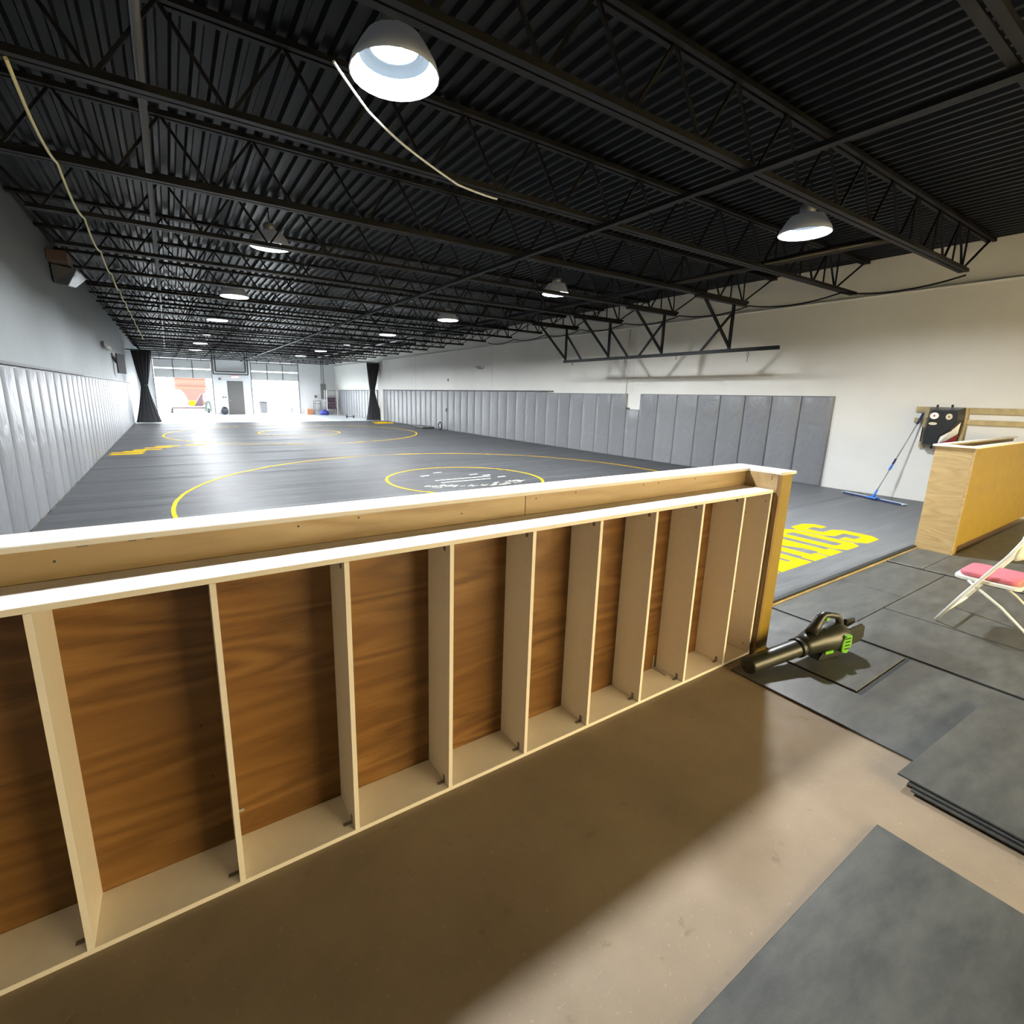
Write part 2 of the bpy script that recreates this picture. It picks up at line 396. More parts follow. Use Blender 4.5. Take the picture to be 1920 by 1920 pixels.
# ------------------------------------------------------------------ bar joists
JZ, J0, JS = 3.70, 2.81, 1.68
def joist_mesh(xe, name):
    top = MB(); bot = MB(); web = MB()
    for dy in (-0.035, 0.035):
        top.box((XL+0.02, dy-0.022, ZD-0.05), (XR+0.08, dy+0.022, ZD-0.005))
        bot.box((-1.15, dy-0.026, JZ), (xe, dy+0.026, JZ+0.012))
        bot.box((-1.15, dy-0.006 if dy > 0 else dy-0.02, JZ+0.012), (xe, dy+0.02 if dy > 0 else dy+0.006, JZ+0.05))
    pts = [(XL+0.1, 0, ZD-0.03)]; x = -1.02; up = False
    while x < 10.25:
        pts.append((x, 0, ZD-0.03 if up else JZ+0.025)); up = not up; x += 0.40
    pts += [(10.2, 0, JZ+0.025), (XR, 0, ZD-0.03)]
    for i in range(len(pts)-1): web.bar(pts[i], pts[i+1], 0.024, 0.024)
    for xx in (8.15, 8.95, 9.75, 10.2): web.bar((xx, 0, JZ+0.025), (xx-0.03, 0, ZD-0.03), 0.02, 0.02)
    return top.mesh('top_chord'), bot.mesh('bottom_chord'), web.mesh('web')
JM = {}
for key, xe in (('a', 10.32), ('b', 10.95)):
    JM[key] = joist_mesh(xe, key)
    for me in JM[key]: me.materials.append(MATS['joist_black'])
ny = []
k = -2
while J0+JS*k < YF-0.4: ny.append(J0+JS*k); k += 1
near = [y for y in ny if y > 2.0]
for y in ny:
    i = near.index(y)+1 if y in near else 0
    lab = ('black steel bar joist overhead, %s from the counter end' % ordinal(i)) if i else ('black steel bar joist overhead, just behind the counter line' if y > 0 else 'black steel bar joist overhead, rearmost one above the viewer')
    t = thing('bar_joist', lab, 'roof joist', (0, y, 0), 0, 'bar joists under the roof deck')
    for nm, me in zip(('top_chord', 'bottom_chord', 'web'), JM['b' if i == 2 else 'a']):
        o = bpy.data.objects.new(nm, me); COL.objects.link(o); o.parent = t
# bridging and pipes running along the hall
def along(name, label, cat, x, z, y0, y1, r, mat, square=True):
    b = MB()
    if square: b.box((x-r, y0, z-r*0.6), (x+r, y1, z+r*0.6))
    else: b.cyl((x, y0, z), (x, y1, z), r, n=10)
    return tag(b.build(name, mat), label, cat)
along('bridging_angle', 'long dark steel bridging bar under the joists down the middle of the hall', 'bridging bar', 4.43, JZ-0.025, YN, 38.6, 0.035, 'joist_black')
along('conduit', 'grey conduit pipe running above the joists along the left side', 'pipe', 0.05, 4.02, YN, 36, 0.03, 'pipe_grey', False)
along('roof_duct', 'thin black glossy duct beside the right row of lamps', 'duct', 8.08, 3.84, 2.95, 33.0, 0.055, 'pipe_black', False)
# ------------------------------------------------------------------ lamps
LZ = 3.72
def make_lamp():
    t = thing('high_bay_lamp', '', 'lamp')
    MB().lathe([(0.278, 0), (0.285, 0.004), (0.27, 0.05), (0.215, 0.14), (0.18, 0.19), (0.12, 0.21), (0.0, 0.215)]).build('shade', 'shade_glow', t, local=True)
    MB().lathe([(0.276, 0.002), (0.262, 0.045), (0.222, 0.105)]).build('diffuser', 'lamp_glow_side', t, local=True)
    MB().lathe([(0.222, 0.105), (0.190, 0.148), (0.158, 0.152), (0.152, 0.146)]).build('trim_ring', 'ring_blue_grey', t, local=True)
    MB().lathe([(0.152, 0.152), (0.13, 0.138), (0.07, 0.128), (0.0005, 0.126)]).build('lens', 'lamp_glow', t, local=True)
    h = MB().lathe([(0.0, 0.21), (0.085, 0.211), (0.085, 0.30), (0.06, 0.315), (0.0, 0.316)], n=16).build('driver_housing', 'shade_grey', t, local=True)
    MB().tube([(0, 0, 0.31), (0.02, 0, 0.34), (0.0, 0, 0.37), (0, 0, ZD-LZ-0.02)], 0.008).build('hanger', 'joist_black', t, local=True)
    ld = bpy.data.lights.new('lamp_light', 'AREA'); ld.shape = 'DISK'; ld.size = 0.30; ld.energy = LAMP_W; ld.color = (0.93, 0.97, 1.0)
    lo = bpy.data.objects.new('lamp_light', ld); COL.objects.link(lo); lo.parent = t; lo.location = (0, 0, 0.062)
    return t
lamp0 = make_lamp(); used = False
LY = [(3.36, 1.0), (7.92, 1.04), (12.43, 1.0), (16.88, 1.0), (21.35, 1.02), (25.9, 1.0), (30.4, 1.0), (34.9, 1.01)]   # the second figure slides a lamp clear of the joists
for side, xs in (('left', 1.41), ('right', 6.66)):
    for i, (y, k) in enumerate(LY):
        t = copy_tree(lamp0) if used else lamp0; used = True
        t.location = (xs*k, y*k, CAM_Z+(LZ-CAM_Z)*k)
        tag(t, ('bright round high-bay lamp, %s of the %s row counted from the counter' % (ordinal(i+1), side)), 'lamp', 'round lamps hanging from the joists')

# ------------------------------------------------------------------ cables under the roof
def swag(name, label, stops, sag, r, mat, cat='cable'):
    pts = []
    for a, c in zip(stops[:-1], stops[1:]):
        a, c = Vector(a), Vector(c)
        for i in range(8):
            t = i/8; p = a.lerp(c, t); p.z -= sag*4*t*(1-t); pts.append(p)
    pts.append(Vector(stops[-1]))
    return tag(MB().tube(pts, r).build(name, mat), label, cat)
swag('extension_cord', 'white cord sagging from the nearest lamp across to a joist', [(1.035, 3.405, 3.70), (1.38, 3.77, 3.685), (1.79, 4.08, 3.685), (2.5, 4.475, 3.685), (3.0, 4.56, 3.69)], 0.006, 0.009, 'cable_white')
swag('swag_cable', 'pale yellow cable looped joist to joist along the left side of the roof', [(-0.64, J0+JS*i, JZ-0.01) for i in range(1, 14)], 0.09, 0.012, 'cable_yellow')
swag('black_cable', 'black cable drooping between joist ends along the right wall', [(10.44, J0+JS*i, JZ-0.02) for i in range(0, 9)], 0.10, 0.014, 'joist_black')

# ------------------------------------------------------------------ hanging rig on the right
BX, BZ = 9.9, 2.745
rig = thing('hanging_rig', 'black welded steel rig hanging from four joist ends by the right wall', 'bag rack', (BX, 5.16, BZ))
MB().box((BX-0.035, 5.16, BZ-0.035), (BX+0.035, 11.26, BZ+0.035)).build('bottom_rail', 'joist_black', rig)
RY = [6.17, 7.85, 9.53, 11.21]
for i, y in enumerate(RY):
    MB().bar((BX, y, BZ), (BX, y, JZ-0.05), 0.05, 0.05).build('upright', 'joist_black', rig)
    MB().bar((8.92, y, JZ-0.03), (BX-0.02, y, BZ+0.09), 0.045, 0.045).build('brace', 'joist_black', rig)
    e = y+0.66 if i < 2 else y-0.66
    MB().bar((BX, y, JZ-0.2), (BX, e, BZ+0.02), 0.04, 0.04).build('brace', 'joist_black', rig)
    MB().box((8.65, y-0.05, JZ-0.05), (10.28, y+0.05, JZ-0.002)).build('mounting_channel', 'joist_black', rig)
for y in (5.75, 7.42, 8.94, 10.9):
    hk = MB(); hk.cyl((BX, y, BZ-0.03), (BX, y, BZ-0.07), 0.008, n=6)
    hk.tube([(BX, y+0.025*math.cos(a), BZ-0.09+0.025*math.sin(a)) for a in [2*PI*i/10 for i in range(10)]], 0.006, closed=True)
    if y == 5.75: hk.bar((BX, y, BZ-0.115), (BX, y, BZ-0.24), 0.008, 0.008)
    hk.build('eye_hook', 'dark_steel', rig)

# ================================================================== wrestling mats
wm = thing('wrestling_mat', 'dark grey vinyl wrestling mat laid in strips across the hall with yellow circles', 'mat', (4.8, 15.6, 0))
_rr = random.Random(11)
RIDGE = [(_rr.uniform(3.9, 29), _rr.uniform(-0.02, 0.02), _rr.uniform(0.05, 0.11), _rr.uniform(0.003, 0.008), _rr.uniform(1.5, 11.0), _rr.uniform(0, 6.28)) for _ in range(34)]
RIDGE += [(1.995+1.83*k_+d_, 0.0, 0.07, 0.0055, 9.0, k_*1.7) for k_ in range(2, 15) for d_ in (-0.10, 0.12)]
def mat_h(x, y):
    h = 0.0
    for (y0, sl, wd, am, xe, ph) in RIDGE:
        d_ = (y-y0-sl*(x-4)-0.05*math.sin(x*0.5+ph))/wd
        if abs(d_) < 1.6: h = max(h, am*math.exp(-2.2*d_*d_)/(1+math.exp((x-xe)*1.6)))
    return MT+h
y = 1.995; i = 0
while y < 29.2:
    y1 = min(y+1.83, 29.4)
    xa, xb, ya, yb = XL+0.06, XR-0.03, y+0.003, y1-0.003; nx, nyy = 20, 48
    g = MB().grid(lambda u, v: (xa+(xb-xa)*u, ya+(yb-ya)*v, mat_h(xa+(xb-xa)*u, ya+(yb-ya)*v)-0.008*(v in (0.0, 1.0))), nx, nyy)
    for yy in (ya, yb):
        pts_ = [(xa+(xb-xa)*q/nx, yy, mat_h(xa+(xb-xa)*q/nx, yy)-0.008) for q in range(nx+1)]
        g.add(pts_+[(p_[0], p_[1], 0.004) for p_ in pts_], [(q, q+1, nx+2+q, nx+1+q) for q in range(nx)])
    g.add([(xa, ya, 0.004), (xb, ya, 0.004), (xb, yb, 0.004), (xa, yb, 0.004)], [(3, 2, 1, 0)])
    for xx in (xa, xb): g.add([(xx, ya, 0.004), (xx, yb, 0.004), (xx, yb, MT), (xx, ya, MT)], [(0, 1, 2, 3)])
    g.build('mat_strip', 'mat_vinyl_lit' if i < 2 else 'mat_vinyl', wm)
    y = y1; i += 1
ZP = MT+0.0012
def ringpart(name, cx, cy, r, wd):
    b = MB().ring(cx, cy, r-wd, r, 0, 0.0012, 720); b.v = [(x, y, mat_h(x, y)+z+0.0035) for x, y, z in b.v]
    b.build(name, 'yellow_paint', wm)
ringpart('circle_line', 4.80, 8.02, 4.93, 0.055)
ringpart('circle_line', 5.00, 8.55, 1.62, 0.055)
ringpart('circle_line', 4.50, 21.4, 4.85, 0.055)
ringpart('circle_line', 4.50, 21.4, 1.62, 0.055)
# centre emblem of the near circle: worn pale strokes
em = MB(); rs = random.Random(3)
for (x0, x1, y0, wd) in ((4.35, 5.65, 8.62, 0.018), (4.35, 5.5, 8.36, 0.018)):
    em.box((x0, y0-wd, MT-0.001), (x1, y0+wd, ZP))
for i in range(70):
    x0 = rs.uniform(3.85, 5.9); yy = 7.92+0.16*math.sin(x0*2.1)+rs.uniform(-0.13, 0.13)
    ln = rs.uniform(0.04, 0.16); a = rs.uniform(-0.5, 0.5)
    em.bar((x0, yy, MT), (x0+ln*math.cos(a), yy+ln*math.sin(a), MT), rs.uniform(0.006, 0.018), 0.0024)
for (x0, y0) in ((5.55, 8.75), (5.35, 8.95), (4.75, 9.5), (4.3, 9.2), (5.75, 8.45)):
    em.bar((x0, y0, MT), (x0+0.2, y0+0.02, MT), 0.05, 0.0024)
em.v = [(x, y, z+mat_h(x, y)-MT+0.0012) for x, y, z in em.v]
tag(em.build('emblem', 'white_scuff', wm), 'worn pale emblem strokes', kind='stuff')
# lettering at the doorway: slab letters ending in E N O S
def letters(polys, holes_as, name):
    for p in polys: MB().prism(p, MT-0.001, ZP).build(name, 'yellow_paint', wm)
S = [(7.12,3.20),(7.46,3.20),(7.57,3.10),(7.57,2.95),(7.40,2.95),(7.40,3.04),(7.20,3.04),(7.20,2.84),(7.46,2.84),(7.58,2.72),(7.58,2.42),(7.47,2.31),(7.14,2.31),(7.04,2.40),(7.04,2.58),(7.20,2.58),(7.20,2.47),(7.40,2.47),(7.40,2.67),(7.14,2.67),(7.03,2.77),(7.03,3.10)]
letters([S], None, 'floor_letter')
MB().add([], [])
def loop_letter(outer, inner):
    n = len(outer); b = MB()
    vs = [(x, y, ZP) for x, y in outer]+[(x, y, ZP) for x, y in inner]
    b.add(vs, [(i, (i+1) % n, n+(i+1) % n, n+i) for i in range(n)])
    b.build('floor_letter', 'yellow_paint', wm)
loop_letter([(6.60,3.20),(6.89,3.20),(6.99,3.10),(6.99,2.41),(6.89,2.31),(6.59,2.31),(6.49,2.41),(6.49,3.10)],
            [(6.67,3.05),(6.80,3.05),(6.83,3.03),(6.83,2.49),(6.81,2.46),(6.67,2.46),(6.65,2.49),(6.65,3.03)])
letters([[(5.79,2.31),(6.10,2.31),(6.10,2.45),(6.01,2.45),(6.01,2.93),(6.19,2.60),(6.20,2.45),(6.14,2.45),(6.14,2.31),(6.45,2.31),(6.45,2.45),(6.37,2.45),(6.37,3.20),(6.14,3.20),(5.98,2.99),(5.96,3.20),(5.79,3.20),(5.79,3.06),(5.84,3.06),(5.84,2.45),(5.79,2.45)],
         [(5.10,2.31),(5.73,2.31),(5.73,2.64),(5.57,2.64),(5.57,2.45),(5.50,2.45),(5.50,2.68),(5.62,2.68),(5.62,2.82),(5.50,2.82),(5.50,3.06),(5.57,3.06),(5.57,2.90),(5.73,2.90),(5.73,3.20),(5.10,3.20),(5.10,3.06),(5.28,3.06),(5.28,2.45),(5.10,2.45)],
         [(4.50,2.31),(5.05,2.31),(5.05,2.45),(4.97,2.45),(4.97,3.06),(5.05,3.06),(5.05,3.20),(4.70,3.20),(4.70,2.45),(4.50,2.45)]], None, 'floor_letter')
# yellow lettering by the left wall and by the right curtain, seen at a grazing angle
for (x0, x1, y0, y1) in ((-1.45,-0.75,15.55,15.75),(-1.45,-0.75,15.95,16.1),(-1.2,-0.72,16.2,16.34),(-1.0,-0.35,16.5,16.68),(-0.75,-0.1,16.95,17.12),(-0.5,0.1,17.3,17.5),(0.25,0.8,17.45,17.6)):
    MB().prism([(x0,y0),(x1,y0),(x1+0.05,y1),(x0+0.05,y1)], MT-0.001, ZP+0.008).build('floor_letter', 'yellow_paint', wm)
for (x0, x1, y0, y1) in ((9.6,10.7,26.4,26.9),(10.0,10.9,27.0,27.5),(9.9,10.8,27.7,28.1)):
    MB().prism([(x0,y0),(x1,y0),(x1+0.1,y1),(x0+0.1,y1)], MT-0.001, ZP+0.008).build('floor_letter', 'yellow_paint', wm)
# white dashed tape where the mats end
for i in range(11):
    x0 = 2.4+i*0.72
    MB().box((x0, 29.30, MT-0.001), (x0+0.40, 29.37, ZP)).build('edge_tape', 'target_white', wm)
# threshold strip at the doorway
ts = thing('threshold_strip', 'pale wooden threshold strip with a black rubber lip across the doorway', 'threshold', (4.2, 1.95, 0))
MB().box((3.52, 1.952, 0.0), (7.57, 1.990, 0.030)).build('wood_strip', 'board_raw', ts)
MB().box((3.52, 1.962, 0.0305), (7.57, 1.9975, 0.0495)).build('rubber_lip', 'rubber_edge', ts)

# ================================================================== wall pads
def pad_mesh(wd, z0, z1, th=0.055):
    b = MB(); n, mrows = 6, 14; r = 0.022
    def fn(u, v):
        y = u*wd; z = z0+(z1-z0)*v
        e = min(y, wd-y, (z1-z), (z-z0)+0.01); d = th*(1-max(0, 1-e/r)**2*0.7)
        d += 0.006*math.sin(PI*u)
        return (-d, y, z)
    us = [0, 0.02, 0.04, 0.3, 0.5, 0.7, 0.96, 0.98, 1.0]; vs_ = [0, 0.008, 0.016, 0.25, 0.5, 0.75, 0.984, 0.992, 1.0]
    vs = [fn(u, v) for v in vs_ for u in us]; W_ = len(us)
    b.add(vs, [(j*W_+i, j*W_+i+1, (j+1)*W_+i+1, (j+1)*W_+i) for j in range(len(vs_)-1) for i in range(W_-1)], True)
    # sides and top back to the wall
    b.add([(0,0,z0),(-th*0.3,0,z0),(-th*0.3,0,z1),(0,0,z1)], [(0,1,2,3)]); b.add([(0,wd,z0),(-th*0.3,wd,z0),(-th*0.3,wd,z1),(0,wd,z1)], [(0,1,2,3)])
    b.add([(0,0,z1),(-th*0.3,0,z1),(-th*0.3,wd,z1),(0,wd,z1)], [(0,1,2,3)])
    b.add([(0,0,z0),(0,wd,z0),(0,wd,z1),(0,0,z1)], [(0,1,2,3)])
    me = b.mesh('wall_pad'); me.materials.append(MATS['pad_vinyl']); return me
PW = 0.603
pm_a, pm_low, pm_b = pad_mesh(PW-0.006, MT, 1.86), pad_mesh(0.46, MT, 1.425), pad_mesh(PW-0.006, MT, 1.905)
def pad(me, loc, rz, label, group):
    o = bpy.data.objects.new('wall_pad', me); COL.objects.link(o); o.location = loc; o.rotation_euler = (0, 0, rz)
    tag(o, label, 'wall pad', group)
y = 4.60; i = 1
while y < 29.0:
    grp = 'grey pads along the right wall'
    if i == 9:
        pad(pm_low, (XR, y, 0), 0, 'short grey wall pad with its top cut low under a white wall device', grp); y += 0.468
    else:
        pad(pm_b if y > 13.1 else pm_a, (XR, y, 0), 0, 'tall grey vinyl wall pad, %s from the free end on the right wall' % ordinal(i), grp); y += PW
    i += 1
for k, (y0, y1) in enumerate(((30.0, 34.6), (34.6, 38.4))):
    pass
y = 30.2; k = 1
while y < 38.2:
    pad(pm_b, (XR, y, 0), 0, 'bluish lit wall pad beyond the right curtain, %s past it' % ordinal(k), 'grey pads beyond the right curtain'); y += PW; k += 1
pm_l = pad_mesh(PW-0.006, MT, 1.98)
y = 2.1+PW; i = 1
while y < 36.0:
    pad(pm_l, (XL, y, 0), PI, 'grey vinyl wall pad, %s from the counter along the left wall' % ordinal(i), 'grey pads along the left wall'); y += PW; i += 1
tag(MB().box((XL+0.001, 2.1, 1.985), (XL+0.05, 14.2, 2.02)).build('pad_rail', 'dark_steel'), 'dark rail along the top of the near left wall pads', 'rail')
tag(MB().box((XL+0.001, 14.3, 1.985), (XL+0.035, 36, 2.005)).build('pad_rail', 'panel_grey'), 'thin grey rail above the far left wall pads', 'rail')
tag(MB().box((XR-0.065, 13.2, 1.907), (XR-0.001, 29.2, 1.935)).build('pad_rail', 'dark_steel'), 'dark rail along the top of the far right wall pads', 'rail')

# ================================================================== the counter
ANG = -0.0100; BASE = (-0.36, 1.652, 0.0)
UL, UE = -1.10, 3.64                                   # left end (at the wall pads) and shelf right end, along the counter
cw = thing('reception_counter', 'long plywood counter wall with a pale pine cap and an end return', 'counter', BASE, ANG)
def CB(a, c, name, mat, par, bevel=0.0015): return MB().box(a, c).build(name, mat, par, bevel=bevel, local=True)
ZC = 1.297
CB((UL, 0.190, ZC-0.020), (3.84, 0.362, ZC), 'cap_board', 'pine_cap', cw, 0.003)
CB((3.662, -0.032, ZC-0.020), (3.84, 0.1895, ZC), 'cap_board', 'pine_cap', cw, 0.003)
SX = 1.775                                              # seam between the plywood sheets
for k, (a, c) in enumerate(((UL, SX-0.0015), (SX+0.0015, 3.655))):
    CB((a, 0.205, 1.1785), (c, 0.218, ZC-0.0205), 'fascia_board', 'ply_pale', cw, 0.0008)
    CB((a, 0.206, 0.0), (c, 0.218, 1.1775), 'plywood_sheet', 'ply_orange', cw, 0.0008)
CB((UL, 0.305, 0.0), (3.655, 0.318, ZC-0.0205), 'front_sheet', 'ply_cabinet', cw, 0.001)
for u in [UL+0.05+0.6*i for i in range(8)]:
    CB((u, 0.219, 0.0), (u+0.038, 0.304, ZC-0.021), 'stud', 'board_raw', cw, 0.0)
CB((3.656, -0.012, 0.0), (3.674, 0.318, ZC-0.0205), 'return_sheet', 'ply_pale', cw, 0.001)
CB((3.6565, -0.0285, 0.0), (3.674, -0.0125, ZC-0.0205), 'return_edge_board', 'stud_brown', cw, 0.001)
CB((3.6745, -0.029, 0.0), (3.80, 0.318, ZC-0.0205), 'end_post', 'mustard', cw, 0.002)
# nail heads, bruises and pegs
def dots(pts, rad, y, mat, name, par):
    for (u, z) in pts: MB().cyl((u, y, z), (u, y-0.0022, z), rad, n=8).build(name, mat, par, local=True)
dots([(-0.18,1.262),(0.02,1.235),(0.95,1.262),(1.84,1.255),(2.1,1.262),(2.62,1.262),(2.75,1.262),(3.1,1.262),(1.42,1.225),(0.72,1.255)], 0.0038, 0.2052, 'screw_dark', 'nail_head', cw)
dots([(1.764,0.91),(1.764,0.83),(1.764,0.735),(1.764,0.65),(1.764,0.575)], 0.010, 0.206, 'screw_green', 'peg', cw)
dots([(1.755,0.36),(1.80,0.36),(1.79,1.06),(1.8,0.06),(0.34,0.55),(0.36,0.33)], 0.0035, 0.206, 'screw_dark', 'nail_head', cw)
for (u, ln) in ((0.075, 0.03), (0.205, 0.02), (0.250, 0.02)):
    MB().box((u, 0.2038, 1.270), (u+ln, 0.2051, 1.2745)).build('bruise', 'bruise_blue', cw, local=True)
for z in (1.262, 1.247): MB().cyl((3.6562, 0.028, z), (3.6545, 0.028, z), 0.0035, n=8).build('nail_head', 'screw_dark', cw, local=True)
# cubby shelf in front of it
cs = thing('cubby_shelf', 'long off-white cubby shelf with nine upright dividers against the counter', 'shelf', BASE, ANG)
CB((UL, 0.0, 1.158), (UE+0.004, 0.2045, 1.178), 'top_board', 'melamine', cs)
CB((UL, 0.0, 0.0), (UE, 0.2055, 0.019), 'bottom_board', 'melamine', cs)
CB((UE-0.018, 0.0, 0.0195), (UE, 0.2055, 1.1575), 'side_panel', 'melamine', cs)
DU = [-0.848, -0.431, -0.014, 0.418, 0.837, 1.262, 1.680, 2.095, 2.505, 2.910, 3.325]
dm = MB().box((-0.009, 0.0, 0.0195), (0.009, 0.2055, 1.1575)).mesh('divider'); dm.materials.append(MATS['melamine'])
br = MB().box((-0.034, -0.008, 0), (0, 0.008, 0.002)).box((-0.002, -0.008, 0), (0, 0.008, 0.034)).mesh('corner_bracket'); br.materials.append(MATS['metal_bracket'])
for i, u in enumerate(DU):
    d = bpy.data.objects.new('divider', dm); COL.objects.link(d); d.parent = cs; d.location = (u, 0, 0)
    for z, fl in ((0.0195, 1), (1.1575, -1)):
        o = bpy.data.objects.new('corner_bracket', br); COL.objects.link(o); o.parent = d
        o.location = (-0.0095, 0.045, z); o.scale = (1, 1, fl)
    if i in (3, 4):
        b = MB().box((0.0095, 0.178, 0.10 if i == 4 else 0.13), (0.0115, 0.2045, 0.116 if i == 4 else 0.146)).box((0.0095, 0.2025, 0.10 if i == 4 else 0.13), (0.034, 0.2045, 0.112 if i == 4 else 0.142))
        b.build('corner_bracket', 'aluminium', d, local=True)
MB().box((0.10, 0.198, 1.112), (0.126, 0.2045, 1.1575)).build('cleat', 'melamine', cs, local=True)
MB().cyl((0.113, 0.1975, 1.126), (0.113, 0.199, 1.126), 0.004, n=8).build('screw', 'screw_dark', cs, local=True)
g = MB(); g.box((2.862, 0.10, 0.0192), (2.876, 0.204, 0.0215)); g.box((2.862, 0.2025, 0.0192), (2.876, 0.2045, 0.11)); g.build('angle_bracket', 'aluminium', cs, local=True)
for (v, z) in ((0.03, 1.10), (0.15, 1.0), (0.15, 0.42), (0.04, 0.07)):
    MB().cyl((UE-0.018, v, z), (UE-0.0188, v, z), 0.004, n=8).build('screw', 'screw_dark', cs, local=True)

# ---- second counter across the doorway
c2 = thing('side_counter', 'second plywood counter with yellow front across the doorway, under the wall target', 'counter', (7.58, 1.634, 0))
MB().box((7.58, 1.655, 0.0), (7.598, 1.985, 1.268)).build('end_sheet', 'ply_cabinet', c2, bevel=0.001)
MB().box((7.60, 1.634, 0.0), (7.70, 1.654, 1.268)).build('corner_board', 'mustard', c2, bevel=0.001)
MB().box((7.58, 1.634, 0.0), (7.599, 1.6545, 1.268)).build('edge_board', 'ply_cabinet', c2, bevel=0.001)
MB().box((7.70, 1.656, 0.095), (10.9, 1.674, 1.268)).build('front_sheet', 'mustard', c2, bevel=0.001)
MB().box((7.70, 1.74, 0.0), (10.9, 1.755, 0.095)).build('toe_kick', 'stud_brown', c2)
MB().box((7.60, 1.965, 0.0), (10.9, 1.985, 1.268)).build('back_sheet', 'ply_cabinet', c2, bevel=0.001)
MB().box((7.562, 1.615, 1.2685), (10.92, 1.69, 1.29)).build('cap_board', 'pine_cap', c2, bevel=0.002)
MB().box((7.562, 1.6905, 1.2685), (7.66, 2.01, 1.29)).build('cap_board', 'pine_cap', c2, bevel=0.002)
MB().box((7.6605, 1.93, 1.2685), (10.92, 2.01, 1.29)).build('cap_board', 'pine_cap', c2, bevel=0.002)
MB().box((7.60, 1.68, 1.16), (10.9, 1.96, 1.178)).build('shelf', 'ply_cabinet', c2)

# ================================================================== rubber floor mats
def rmat(label, poly, z0, z1, grp='black rubber floor mats by the doorway'):
    o = MB().prism(poly, z0, z1).build('rubber_mat', 'rubber', bevel=0.003)
    return tag(o, label, 'floor mat', grp)
def rect(x0, x1, y0, y1): return [(x0, y0), (x1, y0), (x1, y1), (x0, y1)]
RZ = 0.013
tag(MB().box((2.968, -1.49, 0.0003), (7.57, 1.56, 0.0022)).box((3.47, 1.56, 0.0003), (7.57, 1.949, 0.0022)).build('rubber_underlay', 'rubber_edge'), 'thin black underlay showing in the gaps between the rubber mats', 'underlay')
rmat('L-shaped black rubber mat along the edge of the bare concrete', [(2.96,-1.5),(4.172,-1.5),(4.172,0.982),(3.375,0.982),(3.375,1.56),(2.96,1.56)], 0.0024, RZ)
rmat('black rubber mat under the leaf blower', [(3.40,1.014),(4.172,1.014),(4.172,1.95),(3.46,1.95),(3.46,1.58),(3.40,1.58)], 0.0024, RZ)
rmat('wide black rubber mat between the leaf blower and the folding chair', rect(4.215, 5.05, -1.5, 1.438), 0.0024, RZ)
rmat('black rubber mat beneath the folding chair', rect(5.068, 6.62, -1.5, 1.438), 0.0024, RZ)
rmat('narrow black rubber mat at the threshold left of the light seam', rect(4.215, 5.505, 1.444, 1.95), 0.0024, RZ)
rmat('narrow black rubber mat at the threshold in the middle of the doorway', rect(5.515, 6.62, 1.444, 1.95), 0.0024, RZ)
rmat('raised black rubber mat against the second counter', rect(6.655, 10.9, 0.3, 1.632), 0.0024, RZ+0.006)
rmat('small black rubber mat strip at the foot of the second counter end', rect(6.655, 7.575, 1.636, 1.95), 0.0024, RZ+0.006)
rmat('large single rubber mat alone on the concrete in the bottom corner', rect(0.50, 2.352, -0.69, 0.542), 0.0005, RZ)
gs = 'rubber mats stacked loose'
st = rmat('lowest mat of the loose rubber stack', [(2.69,-0.72),(3.88,-0.69),(3.88,0.545),(2.69,0.535)], RZ+0.0005, RZ+0.0125, gs)
st = rmat('middle mat of the loose rubber stack, slightly set back', [(2.71,-0.72),(3.89,-0.70),(3.88,0.56),(2.705,0.555)], RZ+0.014, RZ+0.026, gs)
st = rmat('top mat of the loose rubber stack, jutting over the concrete', [(2.70,-0.70),(3.90,-0.75),(3.92,0.545),(2.722,0.598)], RZ+0.029, RZ+0.041, gs)

# ================================================================== leaf blower
tip = Vector((2.985, 1.470, 0)); rear = Vector((4.03, 1.262, 0))
ang = math.atan2(rear.y-tip.y, rear.x-tip.x)
bl = thing('leaf_blower', 'dark green-black cordless leaf blower lying on the rubber mats, nozzle by the counter', 'leaf blower', tip, ang)
z0 = RZ
def LB(b, name, mat, bevel=0.0, par=None): return b.build(name, mat, par or bl, bevel=bevel, local=True)
LB(MB().tube([(0.0,0,z0+0.062),(0.02,0,z0+0.064),(0.10,0,z0+0.072),(0.42,0,z0+0.105),(0.44,0,z0+0.107)], [0.053,0.055,0.056,0.058,0.058], 20), 'nozzle', 'plastic_blower')
LB(MB().tube([(-0.001,0,z0+0.062),(0.004,0,z0+0.062)], [0.047,0.047], 20), 'nozzle_mouth', 'plastic_black')
LB(MB().tube([(0.43,0,z0+0.106),(0.45,0,z0+0.108),(0.47,0,z0+0.11)], [0.064,0.066,0.064], 20), 'collar', 'plastic_black')
LB(MB().tube([(0.46,0,z0+0.110),(0.52,0,z0+0.122),(0.60,0,z0+0.135),(0.70,0,z0+0.135),(0.80,0,z0+0.135),(0.86,0,z0+0.135)], [0.062,0.068,0.085,0.098,0.100,0.088], 20), 'motor_housing', 'plastic_blower', 0)
hd = MB(); hd.tube([(0.56,0,z0+0.19),(0.60,0,z0+0.245),(0.635,0,z0+0.30),(0.66,0,z0+0.315),(0.72,0,z0+0.305),(0.80,0,z0+0.285),(0.835,0,z0+0.25),(0.845,0,z0+0.20),(0.83,0,z0+0.17)], [0.040,0.034,0.028,0.024,0.021,0.022,0.024,0.028,0.03], 10)
LB(hd, 'handle', 'plastic_blower')
LB(MB().box((0.672,-0.018,z0+0.272), (0.70,0.018,z0+0.322)), 'trigger', 'plastic_green', 0.004)
